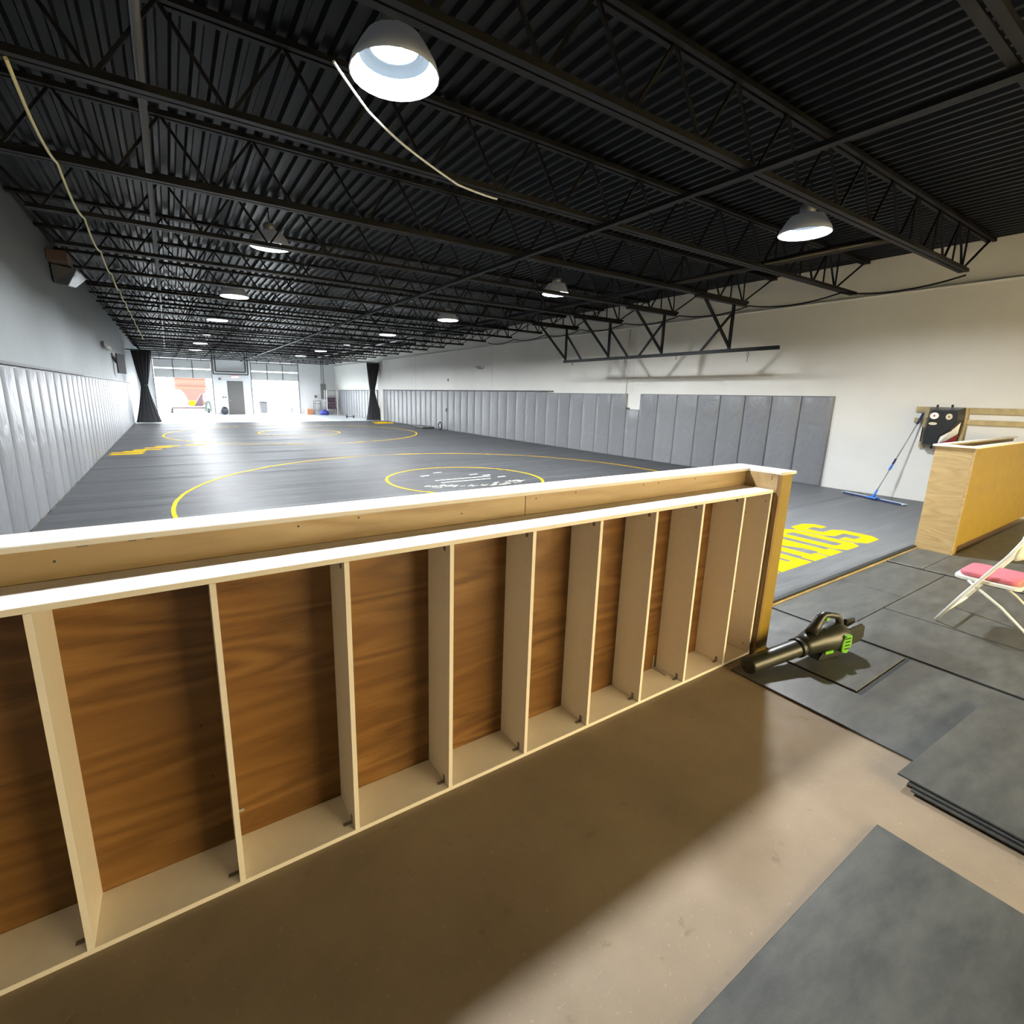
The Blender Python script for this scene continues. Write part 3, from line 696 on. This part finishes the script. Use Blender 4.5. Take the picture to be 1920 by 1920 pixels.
LB(MB().prism([(0.845,z0+0.06),(1.00,z0+0.085),(1.035,z0+0.12),(1.03,z0+0.20),(0.99,z0+0.225),(0.86,z0+0.205)], -0.06, 0.06, 'y'), 'battery', 'plastic_blower', 0.006)
LB(MB().box((0.90,-0.012,z0+0.205), (0.99,0.012,z0+0.245)), 'battery_latch', 'plastic_black', 0.004)
vent = LB(MB().prism([(0.745,z0+0.07),(0.80,z0+0.055),(0.835,z0+0.11),(0.83,z0+0.185),(0.77,z0+0.19),(0.74,z0+0.14)], -0.106, -0.07, 'y'), 'intake_cover', 'plastic_green', 0.005)
for zz in (0.09, 0.115, 0.14, 0.165):
    LB(MB().box((0.762,-0.1075,z0+zz), (0.812,-0.1055,z0+zz+0.009)), 'slot', 'plastic_black', 0, vent)
LB(MB().box((0.60,-0.092,z0+0.075), (0.68,-0.084,z0+0.095)), 'badge', 'plastic_green')
LB(MB().prism([(0.62,z0),(0.83,z0),(0.80,z0+0.05),(0.66,z0+0.05)], -0.045, 0.045, 'y'), 'foot', 'plastic_black', 0.006)

# ================================================================== folding chair (runs out of the photo on the right)
ch = thing('folding_chair', 'white metal folding chair with a pink padded seat at the right edge', 'chair', (5.40, 0.86, RZ))
cx = 5.385; hw = 0.232
def seatp(off, zz):
    pts = []
    for (sx, sy, r) in ((1,1,0.07),(-1,1,0.07),(-1,-1,0.05),(1,-1,0.05)):
        c0 = (cx+sx*(hw-0.02-r+off), 0.895+sy*(0.19-r+off)); a0 = {(1,1):0,(-1,1):PI/2,(-1,-1):PI,(1,-1):1.5*PI}[(sx,sy)]
        pts += [(c0[0]+r*math.cos(a0+i*PI/10), c0[1]+r*math.sin(a0+i*PI/10)) for i in range(6)]
    return pts
MB().prism(seatp(0.0, 0), 0.395, 0.425).build('seat_pan', 'chair_white', ch, bevel=0.005)
MB().prism(seatp(-0.022, 0), 0.4255, 0.465).build('seat_pad', 'chair_pink', ch, bevel=0.018, seg=3)
for s in (-1, 1):
    x = cx+s*(hw+0.012)
    MB().tube([(x,1.115,RZ+0.012),(x,0.985,0.30),(x,0.80,0.66),(x,0.745,0.80)], 0.0125, 8).build('front_leg', 'chair_white', ch)
    MB().tube([(x-s*0.03,0.54,RZ+0.012),(x-s*0.03,0.78,0.25),(x-s*0.03,0.99,0.40)], 0.011, 8).build('rear_leg', 'chair_white', ch)
MB().tube([(cx-hw-0.012,1.06,0.13),(cx+hw+0.012,1.06,0.13)], 0.009, 8).build('stretcher', 'chair_white', ch)
MB().tube([(cx-hw+0.02,0.60,0.09),(cx+hw-0.02,0.60,0.09)], 0.009, 8).build('stretcher', 'chair_white', ch)
bk = MB()
def bfn(u, v):
    a = (u-0.5)*2; return (cx+a*(hw+0.005), 0.765-0.035*(1-a*a)-0.02*v, 0.63+0.19*v)
bk.grid(bfn, 10, 4)
o = bk.build('backrest', 'chair_white', ch); sd = o.modifiers.new('solid', 'SOLIDIFY'); sd.thickness = 0.014

# ================================================================== dust mop
mp = thing('dust_mop', 'wide blue dust mop leaning on the white right wall', 'mop', (10.52, 3.45, MT))
a, c = Vector((10.80, 4.02, MT+0.004)), Vector((10.40, 2.95, MT+0.004)); d = (c-a).normalized()
MB().bar(a+Vector((0,0,0.012)), c+Vector((0,0,0.012)), 0.11, 0.022).build('mop_pad', 'mop_pale', mp, bevel=0.006)
MB().bar(a+d*0.03+Vector((-0.052,0.02,0.014)), c-d*0.03+Vector((-0.052,0.02,0.014)), 0.016, 0.024).build('pad_edge', 'mop_navy', mp)
hb = Vector((10.53, 3.47, MT+0.03)); ht = Vector((11.12, 3.17, 1.58)); hd_ = (ht-hb)
MB().prism([(10.45,3.40),(10.56,3.36),(10.62,3.52),(10.50,3.56)], MT+0.026, MT+0.05).build('mop_plate', 'mop_blue', mp, bevel=0.004)
MB().tube([hb, hb+hd_*0.05, hb+hd_*0.10], [0.024,0.02,0.015], 10).build('socket', 'mop_blue', mp)
MB().tube([hb+hd_*0.10, hb+hd_*0.34], 0.010, 8).build('lower_pole', 'aluminium', mp)
MB().tube([hb+hd_*0.335, hb+hd_*0.36, hb+hd_*0.40], [0.014,0.021,0.016], 10).build('twist_lock', 'mop_blue', mp)
MB().tube([hb+hd_*0.405, hb+hd_*0.47], 0.017, 10).build('foam_grip', 'mop_navy', mp)
MB().tube([hb+hd_*0.47, hb+hd_*0.88], 0.0115, 8).build('upper_pole', 'aluminium', mp)
MB().tube([hb+hd_*0.88, ht], 0.018, 10).build('grip', 'mop_navy', mp)

# ================================================================== wall striking target
tg = thing('striking_target', 'black wall-mounted striking target with white discs on raw wood boards', 'punching target', (XR, 2.88, 1.05))
for z0_, z1_ in ((1.605, 1.70), (1.425, 1.505)):
    MB().box((XR-0.04, 1.9, z0_), (XR-0.0005, 3.29, z1_)).build('mounting_board', 'board_raw', tg, bevel=0.002)
for y0_, y1_ in ((3.07, 3.15), (2.60, 2.70)):
    MB().box((XR-0.078, y0_, 1.00), (XR-0.0405, y1_, 1.70)).build('mounting_board', 'board_raw', tg, bevel=0.002)
F = 0.30
outf = [(3.00,1.655),(2.66,1.665),(2.655,1.50),(2.72,1.34),(2.84,1.22),(2.86,1.07),(3.04,1.07),(3.045,1.30)]
outb = [(3.09,1.70),(2.63,1.705),(2.62,1.50),(2.64,1.32),(2.68,1.18),(2.74,1.04),(3.12,1.04),(3.12,1.32)]
n = len(outf); b = MB()
b.add([(XR-F, y_, z_) for y_, z_ in outf]+[(XR-0.0785, y_, z_) for y_, z_ in outb], [tuple(range(n)), tuple(range(n, 2*n))]+[(i, (i+1) % n, n+(i+1) % n, n+i) for i in range(n)])
b.build('torso', 'target_black', tg, bevel=0.012, seg=2)
def disc(y_, z_, ry, rz_, mat, name, par=tg, dx=0.0, n=24):
    return MB().prism([(y_+ry*math.cos(2*PI*i/n), z_+rz_*math.sin(2*PI*i/n)) for i in range(n)], XR-F-0.006-dx, XR-F+0.004, 'x').build(name, mat, par)
d1 = disc(2.955, 1.555, 0.058, 0.055, 'target_white', 'disc'); disc(2.955, 1.556, 0.013, 0.016, 'target_red', 'disc_mark', d1, 0.001)
d2 = disc(2.765, 1.548, 0.042, 0.050, 'target_cream', 'disc'); disc(2.765, 1.548, 0.012, 0.015, 'foil_brown', 'disc_mark', d2, 0.001)
disc(2.955, 1.425, 0.055, 0.024, 'target_cream', 'disc')
b = MB(); b.add([(XR-0.20,2.645,1.46),(XR-0.25,2.70,1.36),(XR-0.283,2.84,1.215),(XR-0.292,2.857,1.10),(XR-0.22,2.775,1.16),(XR-0.16,2.665,1.28)], [(0,1,2,3,4,5)])
b.add([(XR-0.195,2.630,1.46),(XR-0.25,2.688,1.355),(XR-0.285,2.826,1.205),(XR-0.294,2.843,1.09),(XR-0.22,2.758,1.15),(XR-0.155,2.648,1.27)], [(0,1,2,3,4,5)])
b.build('side_stripe', 'target_white', tg)
b = MB(); b.add([(XR-0.294,2.846,1.095),(XR-0.22,2.762,1.155),(XR-0.155,2.652,1.275),(XR-0.13,2.655,1.18),(XR-0.18,2.73,1.045),(XR-0.29,2.842,1.062)], [(0,1,2,3,4,5)])
b.build('side_stripe', 'target_red', tg)
b = MB(); b.box((XR-0.20,3.112,1.10), (XR-0.13,3.128,1.36)); b.build('side_stripe', 'target_white', tg, bevel=0.004)
for y_, z_ in ((2.98,1.715),(2.79,1.72),(2.95,1.015)):
    MB().cyl((XR-0.15, y_, z_-0.02), (XR-0.15, y_, z_+0.025), 0.016, n=8).build('bolt', 'plastic_black', tg)
for y_, z_ in ((2.635,1.42),(2.65,1.26),(3.11,1.28),(3.11,1.5)):
    MB().cyl((XR-0.078, y_, z_), (XR-0.092, y_, z_), 0.010, n=8).build('bolt', 'plastic_black', tg)

# ================================================================== small things on the long walls
e = thing('emergency_light', 'small twin-head emergency light high on the right wall', 'light', (XR, 18.0, 2.8))
MB().box((XR-0.07, 17.8, 2.80), (XR-0.001, 18.15, 2.92)).build('housing', 'panel_grey', e, bevel=0.01)
for y_ in (17.7, 18.25): MB().lathe([(0.0,-0.03),(0.05,-0.02),(0.055,0.04),(0.0,0.045)], (XR-0.09, y_, 2.88), 12).build('lamp_head', 'target_white', e)
e = thing('emergency_light', 'twin-head emergency light on the left wall above the pads', 'light', (XL, 19.6, 2.85))
MB().box((XL+0.001, 19.4, 2.98), (XL+0.08, 20.1, 3.12)).build('housing', 'panel_grey', e, bevel=0.01)
for y_ in (19.5, 20.0): MB().lathe([(0.0,-0.05),(0.07,-0.03),(0.08,0.05),(0.0,0.055)], (XL+0.12, y_, 2.93), 12).build('lamp_head', 'target_white', e)
e = thing('wall_screen', 'flat black screen standing off the left wall on a bracket', 'screen', (XL, 23.0, 2.3))
MB().hexa([(XL+0.10,22.6,2.25),(XL+0.14,22.6,2.25),(XL+0.32,23.5,2.25),(XL+0.28,23.5,2.25),(XL+0.10,22.6,2.95),(XL+0.14,22.6,2.95),(XL+0.32,23.5,2.95),(XL+0.28,23.5,2.95)]).build('panel', 'curtain_black', e)
MB().bar((XL+0.005,22.4,2.9), (XL+0.13,22.75,2.6), 0.05, 0.10).build('arm', 'plastic_black', e)
e = thing('wall_speaker', 'black wedge speaker on a brown bracket high on the left wall', 'speaker', (XL, 12.6, 3.6))
MB().hexa([(XL+0.02,12.3,3.60),(XL+0.20,12.5,3.60),(XL+0.24,13.2,3.68),(XL+0.02,13.2,3.68),(XL+0.02,12.2,3.92),(XL+0.38,12.3,3.88),(XL+0.42,13.3,3.88),(XL+0.02,13.3,3.92)]).build('cabinet', 'plastic_black', e, bevel=0.01)
MB().box((XL+0.005,12.0,3.925), (XL+0.30,13.1,4.12)).build('bracket', 'foil_brown', e, bevel=0.01)
e = thing('wall_outlet', 'white round device at the foot of the thin pipe on the right wall', 'outlet', (XR, 9.75, 1.5))
MB().cyl((XR-0.05, 9.97, 1.50), (XR-0.001, 9.97, 1.50), 0.06, n=16).build('cover', 'target_white', e)
MB().cyl((XR-0.056, 9.97, 1.50), (XR-0.05, 9.97, 1.50), 0.03, n=12).build('socket', 'panel_grey', e)
MB().cyl((XR-0.025, 9.97, 1.55), (XR-0.025, 9.97, 3.64), 0.012, n=8).build('riser_pipe', 'wall_white', e)
MB().box((XR-0.05, 9.80, 1.425), (XR-0.001, 9.93, 1.47)).build('plate', 'dark_steel', e)
tag(MB().box((XR-0.03,20.8,2.33),(XR-0.001,20.9,2.45)).build('thermostat', 'panel_grey', bevel=0.004), 'tiny grey thermostat on the right wall past the emergency light', 'thermostat')
tag(MB().box((XR-0.085,20.85,0.93),(XR-0.062,20.98,1.08)).build('pad_clip', 'plastic_black', bevel=0.004), 'small black clip stuck on a pad of the right wall', 'clip')
e = thing('ab_wheel', 'black exercise wheel on the mat against the right wall pads', 'exercise wheel', (10.85, 21.0, MT))
MB().tube([(10.85, 21.0+0.17*math.cos(a), MT+0.212+0.17*math.sin(a)) for a in [2*PI*i/20 for i in range(20)]], 0.03, 8, True).build('tyre', 'plastic_black', e)
for k in range(3):
    a = PI*k/3; MB().bar((10.85, 21.0+0.15*math.cos(a), MT+0.212+0.15*math.sin(a)), (10.85, 21.0-0.15*math.cos(a), MT+0.212-0.15*math.sin(a)), 0.015, 0.015).build('spoke', 'aluminium', e)
tag(MB().prism([(10.4,22.0),(11.0,21.9),(11.05,23.4),(10.6,23.5)], MT+0.002, MT+0.10).build('folded_mat', 'rubber', bevel=0.03), 'dark folded pad lying by the right wall near the exercise wheel', 'pad')

# ================================================================== curtains
def curtain(label, x0, x1, xc, flip):
    t = thing('stage_curtain', label, 'curtain', ((x0+x1)/2, 30.0, 0))
    b = MB()
    zs = [MT, 0.25, 0.7, 1.2, 1.6, 1.84, 1.9, 2.1, 2.6, 3.1, 3.5]
    def halfw(z):
        if z < 1.87: k = (1.87-z)/1.87; return 0.15+0.40*k**1.25
        k = (z-1.87)/1.63; return 0.15+0.27*k**0.9
    def fn(u, v):
        z = MT+(3.52-MT)*v; h = halfw(z); c = xc+((x0+x1)/2-xc)*abs(z-1.87)/1.87
        a = 2*PI*u; fold = 1+0.16*math.sin(a*13)
        return (c+h*math.cos(a)*(1 if True else 1), 30.0+(0.05+0.10*h/0.42)*math.sin(a)*fold+0.03*math.sin(a*13), z)
    b.grid(fn, 104, 40); b.build('drape', 'curtain_black', t)
    MB().ring((xc), 30.0, 0.13, 0.17, 1.84, 1.91, 20).build('tie_back', 'plastic_black', t)
    return t
curtain('black stage curtain tied in at the waist by the left wall', -1.45, -0.45, -0.98, 1)
curtain('black stage curtain tied in at the waist by the right wall', 10.45, 11.3, 10.75, -1)
tag(MB().cyl((XL+0.02, 30.0, 3.56), (XR-0.01, 30.0, 3.56), 0.028, n=10).build('curtain_rod', 'pipe_grey'), 'long grey curtain rod across the hall above both curtains', 'curtain rod')

# ================================================================== far end
def overhead(label, x0, x1):
    t = thing('overhead_door', label, 'garage door', ((x0+x1)/2, YF-0.1, 2.45))
    w3 = (x1-x0)/3
    for z0_, z1_ in ((2.46, 3.05), (3.11, 3.72)):
        for k in range(3):
            MB().box((x0+k*w3+0.02, YF-0.10, z0_), (x0+(k+1)*w3-0.02, YF-0.06, z1_)).build('panel', 'door_panel', t)
    for k in (1, 2): MB().box((x0+k*w3-0.035, YF-0.13, 2.46), (x0+k*w3+0.035, YF-0.055, 3.72)).build('stile', 'panel_grey', t)
    for x in (x0-0.02, x1+0.02): MB().box((x-0.035, YF-0.16, 0.0), (x+0.035, YF-0.06, 3.75)).build('track', 'panel_grey', t)
    MB().cyl((x0, YF-0.22, 3.66), (x1, YF-0.22, 3.66), 0.03, n=8).build('torsion_bar', 'panel_grey', t)
    for k in range(4): MB().box((x0+0.4+k*0.8, YF-0.20, 3.6), (x0+0.43+k*0.8, YF-0.14, 3.9)).build('hanger', 'dark_steel', t)
    return t
overhead('left overhead door raised open, beside the left curtain', *O1)
overhead('right overhead door raised open, past the grey exit door', *O2)
d = struct(MB().box((3.58, YF-0.05, 0.0), (4.62, YF-0.005, 2.35)).build('door_1', 'steel_grey_door', bevel=0.005))
MB().box((3.50, YF-0.04, 0), (3.575, YF-0.001, 2.43)).box((4.625, YF-0.04, 0), (4.70, YF-0.001, 2.43)).box((3.575, YF-0.04, 2.355), (4.625, YF-0.001, 2.43)).build('door_frame', 'wall_far_paint', d)
MB().lathe([(0,0),(0.05,0.005),(0.05,0.03),(0,0.035)], (3.72, YF-0.10, 0.95), 12).build('door_handle', 'aluminium', d)
e = tag(MB().box((3.9, YF-0.05, 2.58), (4.35, YF-0.001, 2.72)).build('exit_sign', 'sign_red'), 'faint red exit sign above the grey door in the far wall', 'sign')
pf = thing('pipe_frame', 'dark double pipe frame dropping from the roof above the far grey door', 'pipe frame', (3.85, YF-0.3, 2.8))
for k, (x0, x1, zb) in enumerate(((2.76, 4.97, 2.80), (2.92, 4.81, 2.97))):
    for seg in (((x0,zb),(x0,ZD)), ((x1,zb),(x1,ZD)), ((x0,zb),(x1,zb))):
        MB().bar((seg[0][0], YF-0.3, seg[0][1]), (seg[1][0], YF-0.3, seg[1][1]), 0.075, 0.075).build('pipe', 'dark_steel', pf)
for (x, z, r, lb) in ((3.15, 2.47, 0.09, 'round grey alarm bell on the far wall left of the grey door'), (3.27, 1.2, 0.06, 'left one of two round switches beside the grey door'), (3.42, 1.2, 0.06, 'right one of two round switches beside the grey door'), (9.72, 1.35, 0.11, 'round grey meter on the far wall left of the electrical panel')):
    tag(MB().cyl((x, YF-0.06, z), (x, YF-0.001, z), r, n=14).build('wall_fitting', 'panel_grey'), lb, 'wall fitting')
ep = thing('electrical_panel', 'grey electrical panel on the far wall with two conduits rising from it', 'electrical panel', (10.4, YF, 1.2))
MB().box((10.12, YF-0.14, 1.18), (10.50, YF-0.001, 2.32)).build('cabinet', 'panel_grey', ep, bevel=0.01)
for x in (10.2, 10.36): MB().cyl((x, YF-0.06, 2.32), (x, YF-0.06, 4.2), 0.022, n=8).build('conduit', 'panel_grey', ep)
rk = thing('shelving_rack', 'white wire shelving rack in the far right corner', 'shelf rack', (10.7, 38.9, 0))
for x in (10.2, 11.0):
    for y_ in (38.6, 39.2): MB().box((x-0.03, y_-0.03, 0), (x+0.03, y_+0.03, 1.86)).build('post', 'target_white', rk)
for z in (0.45, 0.92, 1.38, 1.82): MB().box((10.2, 38.6, z-0.02), (11.0, 39.2, z+0.02)).build('shelf', 'panel_grey' if z > 1 else 'crate_purple', rk)
tag(MB().box((10.28, 38.7, 0.945), (10.9, 39.1, 1.30)).build('storage_crate', 'crate_purple', bevel=0.02), 'dark purple crate on a shelf of the white rack', 'crate')
tag(MB().box((10.28, 38.7, 0.475), (10.9, 39.1, 0.86)).build('storage_crate', 'crate_purple', bevel=0.02), 'dark purple crate on the lowest shelf of the white rack', 'crate')
tag(MB().lathe([(0,0),(0.10,0.01),(0.12,0.15),(0.09,0.28),(0,0.30)], (10.3, 38.75, 1.405), 14).build('paper_roll', 'target_white'), 'round white roll on the upper shelf of the rack', 'roll')
hc = thing('hand_cart', 'small grey metal cart standing by the far right wall', 'cart', (9.6, 39.0, 0))
for x in (9.35, 9.85):
    for y_ in (38.8, 39.2): MB().box((x-0.025, y_-0.025, 0), (x+0.025, y_+0.025, 1.05)).build('post', 'panel_grey', hc)
for z in (0.3, 0.82, 1.03): MB().box((9.35, 38.8, z-0.02), (9.85, 39.2, z+0.02)).build('deck', 'panel_grey', hc)
tag(MB().box((8.78, 38.9, 0.0), (9.22, 39.3, 0.42)).build('cardboard_box', 'box_orange', bevel=0.01), 'orange-brown cardboard box left of the small cart', 'box')
tag(MB().lathe([(0,0),(0.30,0.02),(0.36,0.16),(0.26,0.30),(0.08,0.40),(0,0.41)], (9.85, 38.1, 0), 16).build('duffel_bag', 'bag_blue'), 'blue bag slumped on the floor beside the white rack', 'bag')
tag(MB().cyl((8.62, 38.6, 0), (8.60, 38.6, 0.44), 0.045, n=10).build('white_post', 'target_white'), 'short white post on the floor by the right dock door', 'post')
tag(MB().lathe([(0.001,0)]+[(0.28*math.sin(a), 0.28-0.28*math.cos(a)) for a in [PI*i/12 for i in range(1, 12)]]+[(0.001,0.56)], (3.22, 39.4, 0), 20).build('exercise_ball', 'ball_dark'), 'dark round exercise ball on the floor left of the grey door', 'ball')
bb = thing('dumbbell', 'dark dumbbell left on the floor past the right curtain', 'dumbbell', (10.3, 33.5, 0))
MB().cyl((10.1, 33.5, 0.1), (10.6, 33.4, 0.1), 0.02, n=8).build('bar', 'plastic_black', bb)
for x, yy in ((10.1, 33.5), (10.55, 33.41)): MB().cyl((x, yy, 0.1), (x+0.08, yy-0.016, 0.1), 0.1, n=14).build('weight', 'plastic_black', bb)

# ================================================================== outside the dock doors
tag(struct(MB().box((-30, YF+0.26, -0.3), (45, 95, -0.02)).box((-30, -40, -0.3), (45, YN-0.26, -0.02)).build('floor_outside', 'driveway_pale')))
bd = thing('brick_building', 'orange-red building across the yard seen through the left dock door', 'building', (1.5, 60, 0))
MB().box((0.6, 60, 0), (3.4, 66, 3.6)).build('wall', 'brick_orange', bd)
for z in (2.05, 2.75): MB().box((0.6, 59.9, z), (3.4, 60.0, z+0.12)).build('band', 'brick_dark', bd)
MB().box((0.6, 59.92, 0.2), (3.4, 60.0, 1.6)).build('loading_door', 'brick_dark', bd)
tr = thing('flatbed_trailer', 'low flatbed trailer parked outside the left dock door', 'trailer', (1.2, 43.5, -0.02))
MB().box((0.15, 42.6, 0.36), (2.35, 46.5, 0.46)).build('deck', 'panel_grey', tr)
for x in (0.0, 2.38):
    for y_ in (42.9, 44.2): MB().cyl((x, y_, 0.19), (x+0.17, y_, 0.19), 0.21, n=16).build('wheel', 'plastic_black', tr)
MB().box((0.17, 42.8, 0.17), (2.4, 42.95, 0.25)).build('axle', 'panel_grey', tr)
MB().box((0.15, 42.55, 0.30), (2.35, 42.6, 0.40)).build('tail_light_bar', 'tarp_red', tr)
tag(MB().box((1.28, 44.05, 0.46), (1.66, 44.4, 0.85)).build('storage_box', 'yellow_paint', bevel=0.02), 'yellow box standing on the trailer deck', 'box')
b = MB(); b.prism([(1.55,0.46),(2.15,0.46),(2.15,1.35),(2.05,1.35)], 43.4, 44.0, 'y')
tag(b.build('folded_tarp', 'tarp_red'), 'dark red slanted tarp on the right of the trailer', 'tarp')
b = MB().lathe([(0,0),(0.55,0.02),(0.6,0.35),(0.45,0.8),(0.2,1.15),(0,1.2)], (0.62, 44.4, 0.46), 14)
tag(b.build('covered_pile', 'cloth_white'), 'white covered heap on the left of the trailer', 'heap')
tag(MB().prism([(0.33,0.46),(0.40,0.46),(0.28,1.3),(0.22,1.3)], 43.2, 43.4, 'y').build('timber_prop', 'box_orange'), 'orange-brown leaning prop at the left trailer edge', 'prop')
bn = thing('wheelie_bin', 'grey wheeled bin outside the right dock door', 'bin', (6.3, 42.5, -0.02))
MB().hexa([(6.0,42.3,0.0),(6.5,42.3,0),(6.5,42.8,0),(6.0,42.8,0),(5.92,42.22,0.82),(6.52,42.22,0.82),(6.52,42.88,0.82),(5.92,42.88,0.82)]).build('body', 'bin_grey', bn, bevel=0.02)
MB().box((5.9,42.18,0.825), (6.54,42.92,0.90)).build('lid', 'bin_grey', bn, bevel=0.02)
tag(MB().box((8.35, 43.0, -0.02), (8.62, 43.3, 0.42)).build('concrete_block', 'bin_grey', bevel=0.02), 'small grey block outside at the right edge of the right dock door', 'block')
# person outside, beside the trailer
pt = thing('person', 'person in grey-green trousers and white shirt standing by the trailer outside', 'person', (2.42, 42.3, -0.02))
def skin(name, mat, V, Eg, Rd, root, par):
    me = bpy.data.meshes.new(name); me.from_pydata(V, Eg, []); me.materials.append(MATS[mat])
    o = bpy.data.objects.new(name, me); COL.objects.link(o); o.parent = par
    o.modifiers.new('skin', 'SKIN'); s = o.modifiers.new('sub', 'SUBSURF'); s.levels = 2; s.render_levels = 2
    if not me.skin_vertices:
        bpy.context.view_layer.objects.active = o
        bm = bmesh.new(); bm.from_mesh(me); bm.verts.layers.skin.verify(); bm.to_mesh(me); bm.free()
    for i, r in enumerate(Rd):
        sv = me.skin_vertices[0].data[i]; sv.radius = (r, r); sv.use_root = (i == root)
    return o
V = [(0,0,0.95),(0,0,1.15),(0,0,1.38),(0,0,1.50),(0,-0.02,1.62),(0,-0.02,1.72),
     (0.20,0,1.40),(0.27,-0.03,1.15),(0.26,-0.15,0.93),(-0.20,0,1.40),(-0.27,-0.03,1.15),(-0.25,-0.16,0.95),
     (0.10,0,0.88),(0.14,-0.04,0.48),(0.17,0.02,0.08),(0.18,-0.12,0.04),(-0.10,0,0.88),(-0.16,0.02,0.48),(-0.22,0.06,0.08),(-0.24,-0.08,0.04),
     (0.25,-0.19,0.86),(-0.24,-0.20,0.88)]
Eg = [(0,1),(1,2),(2,3),(3,4),(4,5),(2,6),(6,7),(7,8),(8,20),(2,9),(9,10),(10,11),(11,21),(0,12),(12,13),(13,14),(14,15),(0,16),(16,17),(17,18),(18,19)]
Rd = [0.14,0.13,0.14,0.055,0.09,0.075,0.06,0.045,0.032,0.06,0.045,0.032,0.09,0.065,0.045,0.035,0.09,0.065,0.045,0.035,0.035,0.035]
skin('body', 'cloth_white', V, Eg, Rd, 0, pt)
skin('trousers', 'cloth_green_grey', [(0,0,1.0),(0,0,0.90),(0.10,0,0.86),(0.14,-0.04,0.48),(0.17,0.02,0.10),(-0.10,0,0.86),(-0.16,0.02,0.48),(-0.22,0.06,0.10)], [(0,1),(1,2),(2,3),(3,4),(1,5),(5,6),(6,7)], [0.15,0.155,0.105,0.08,0.06,0.105,0.08,0.06], 0, pt)
MB().lathe([(0.001,0.06),(0.085,0.05),(0.105,0.0),(0.10,-0.05)], (0,0.0,1.74), 14).build('hair', 'hair_dark', pt, local=True)
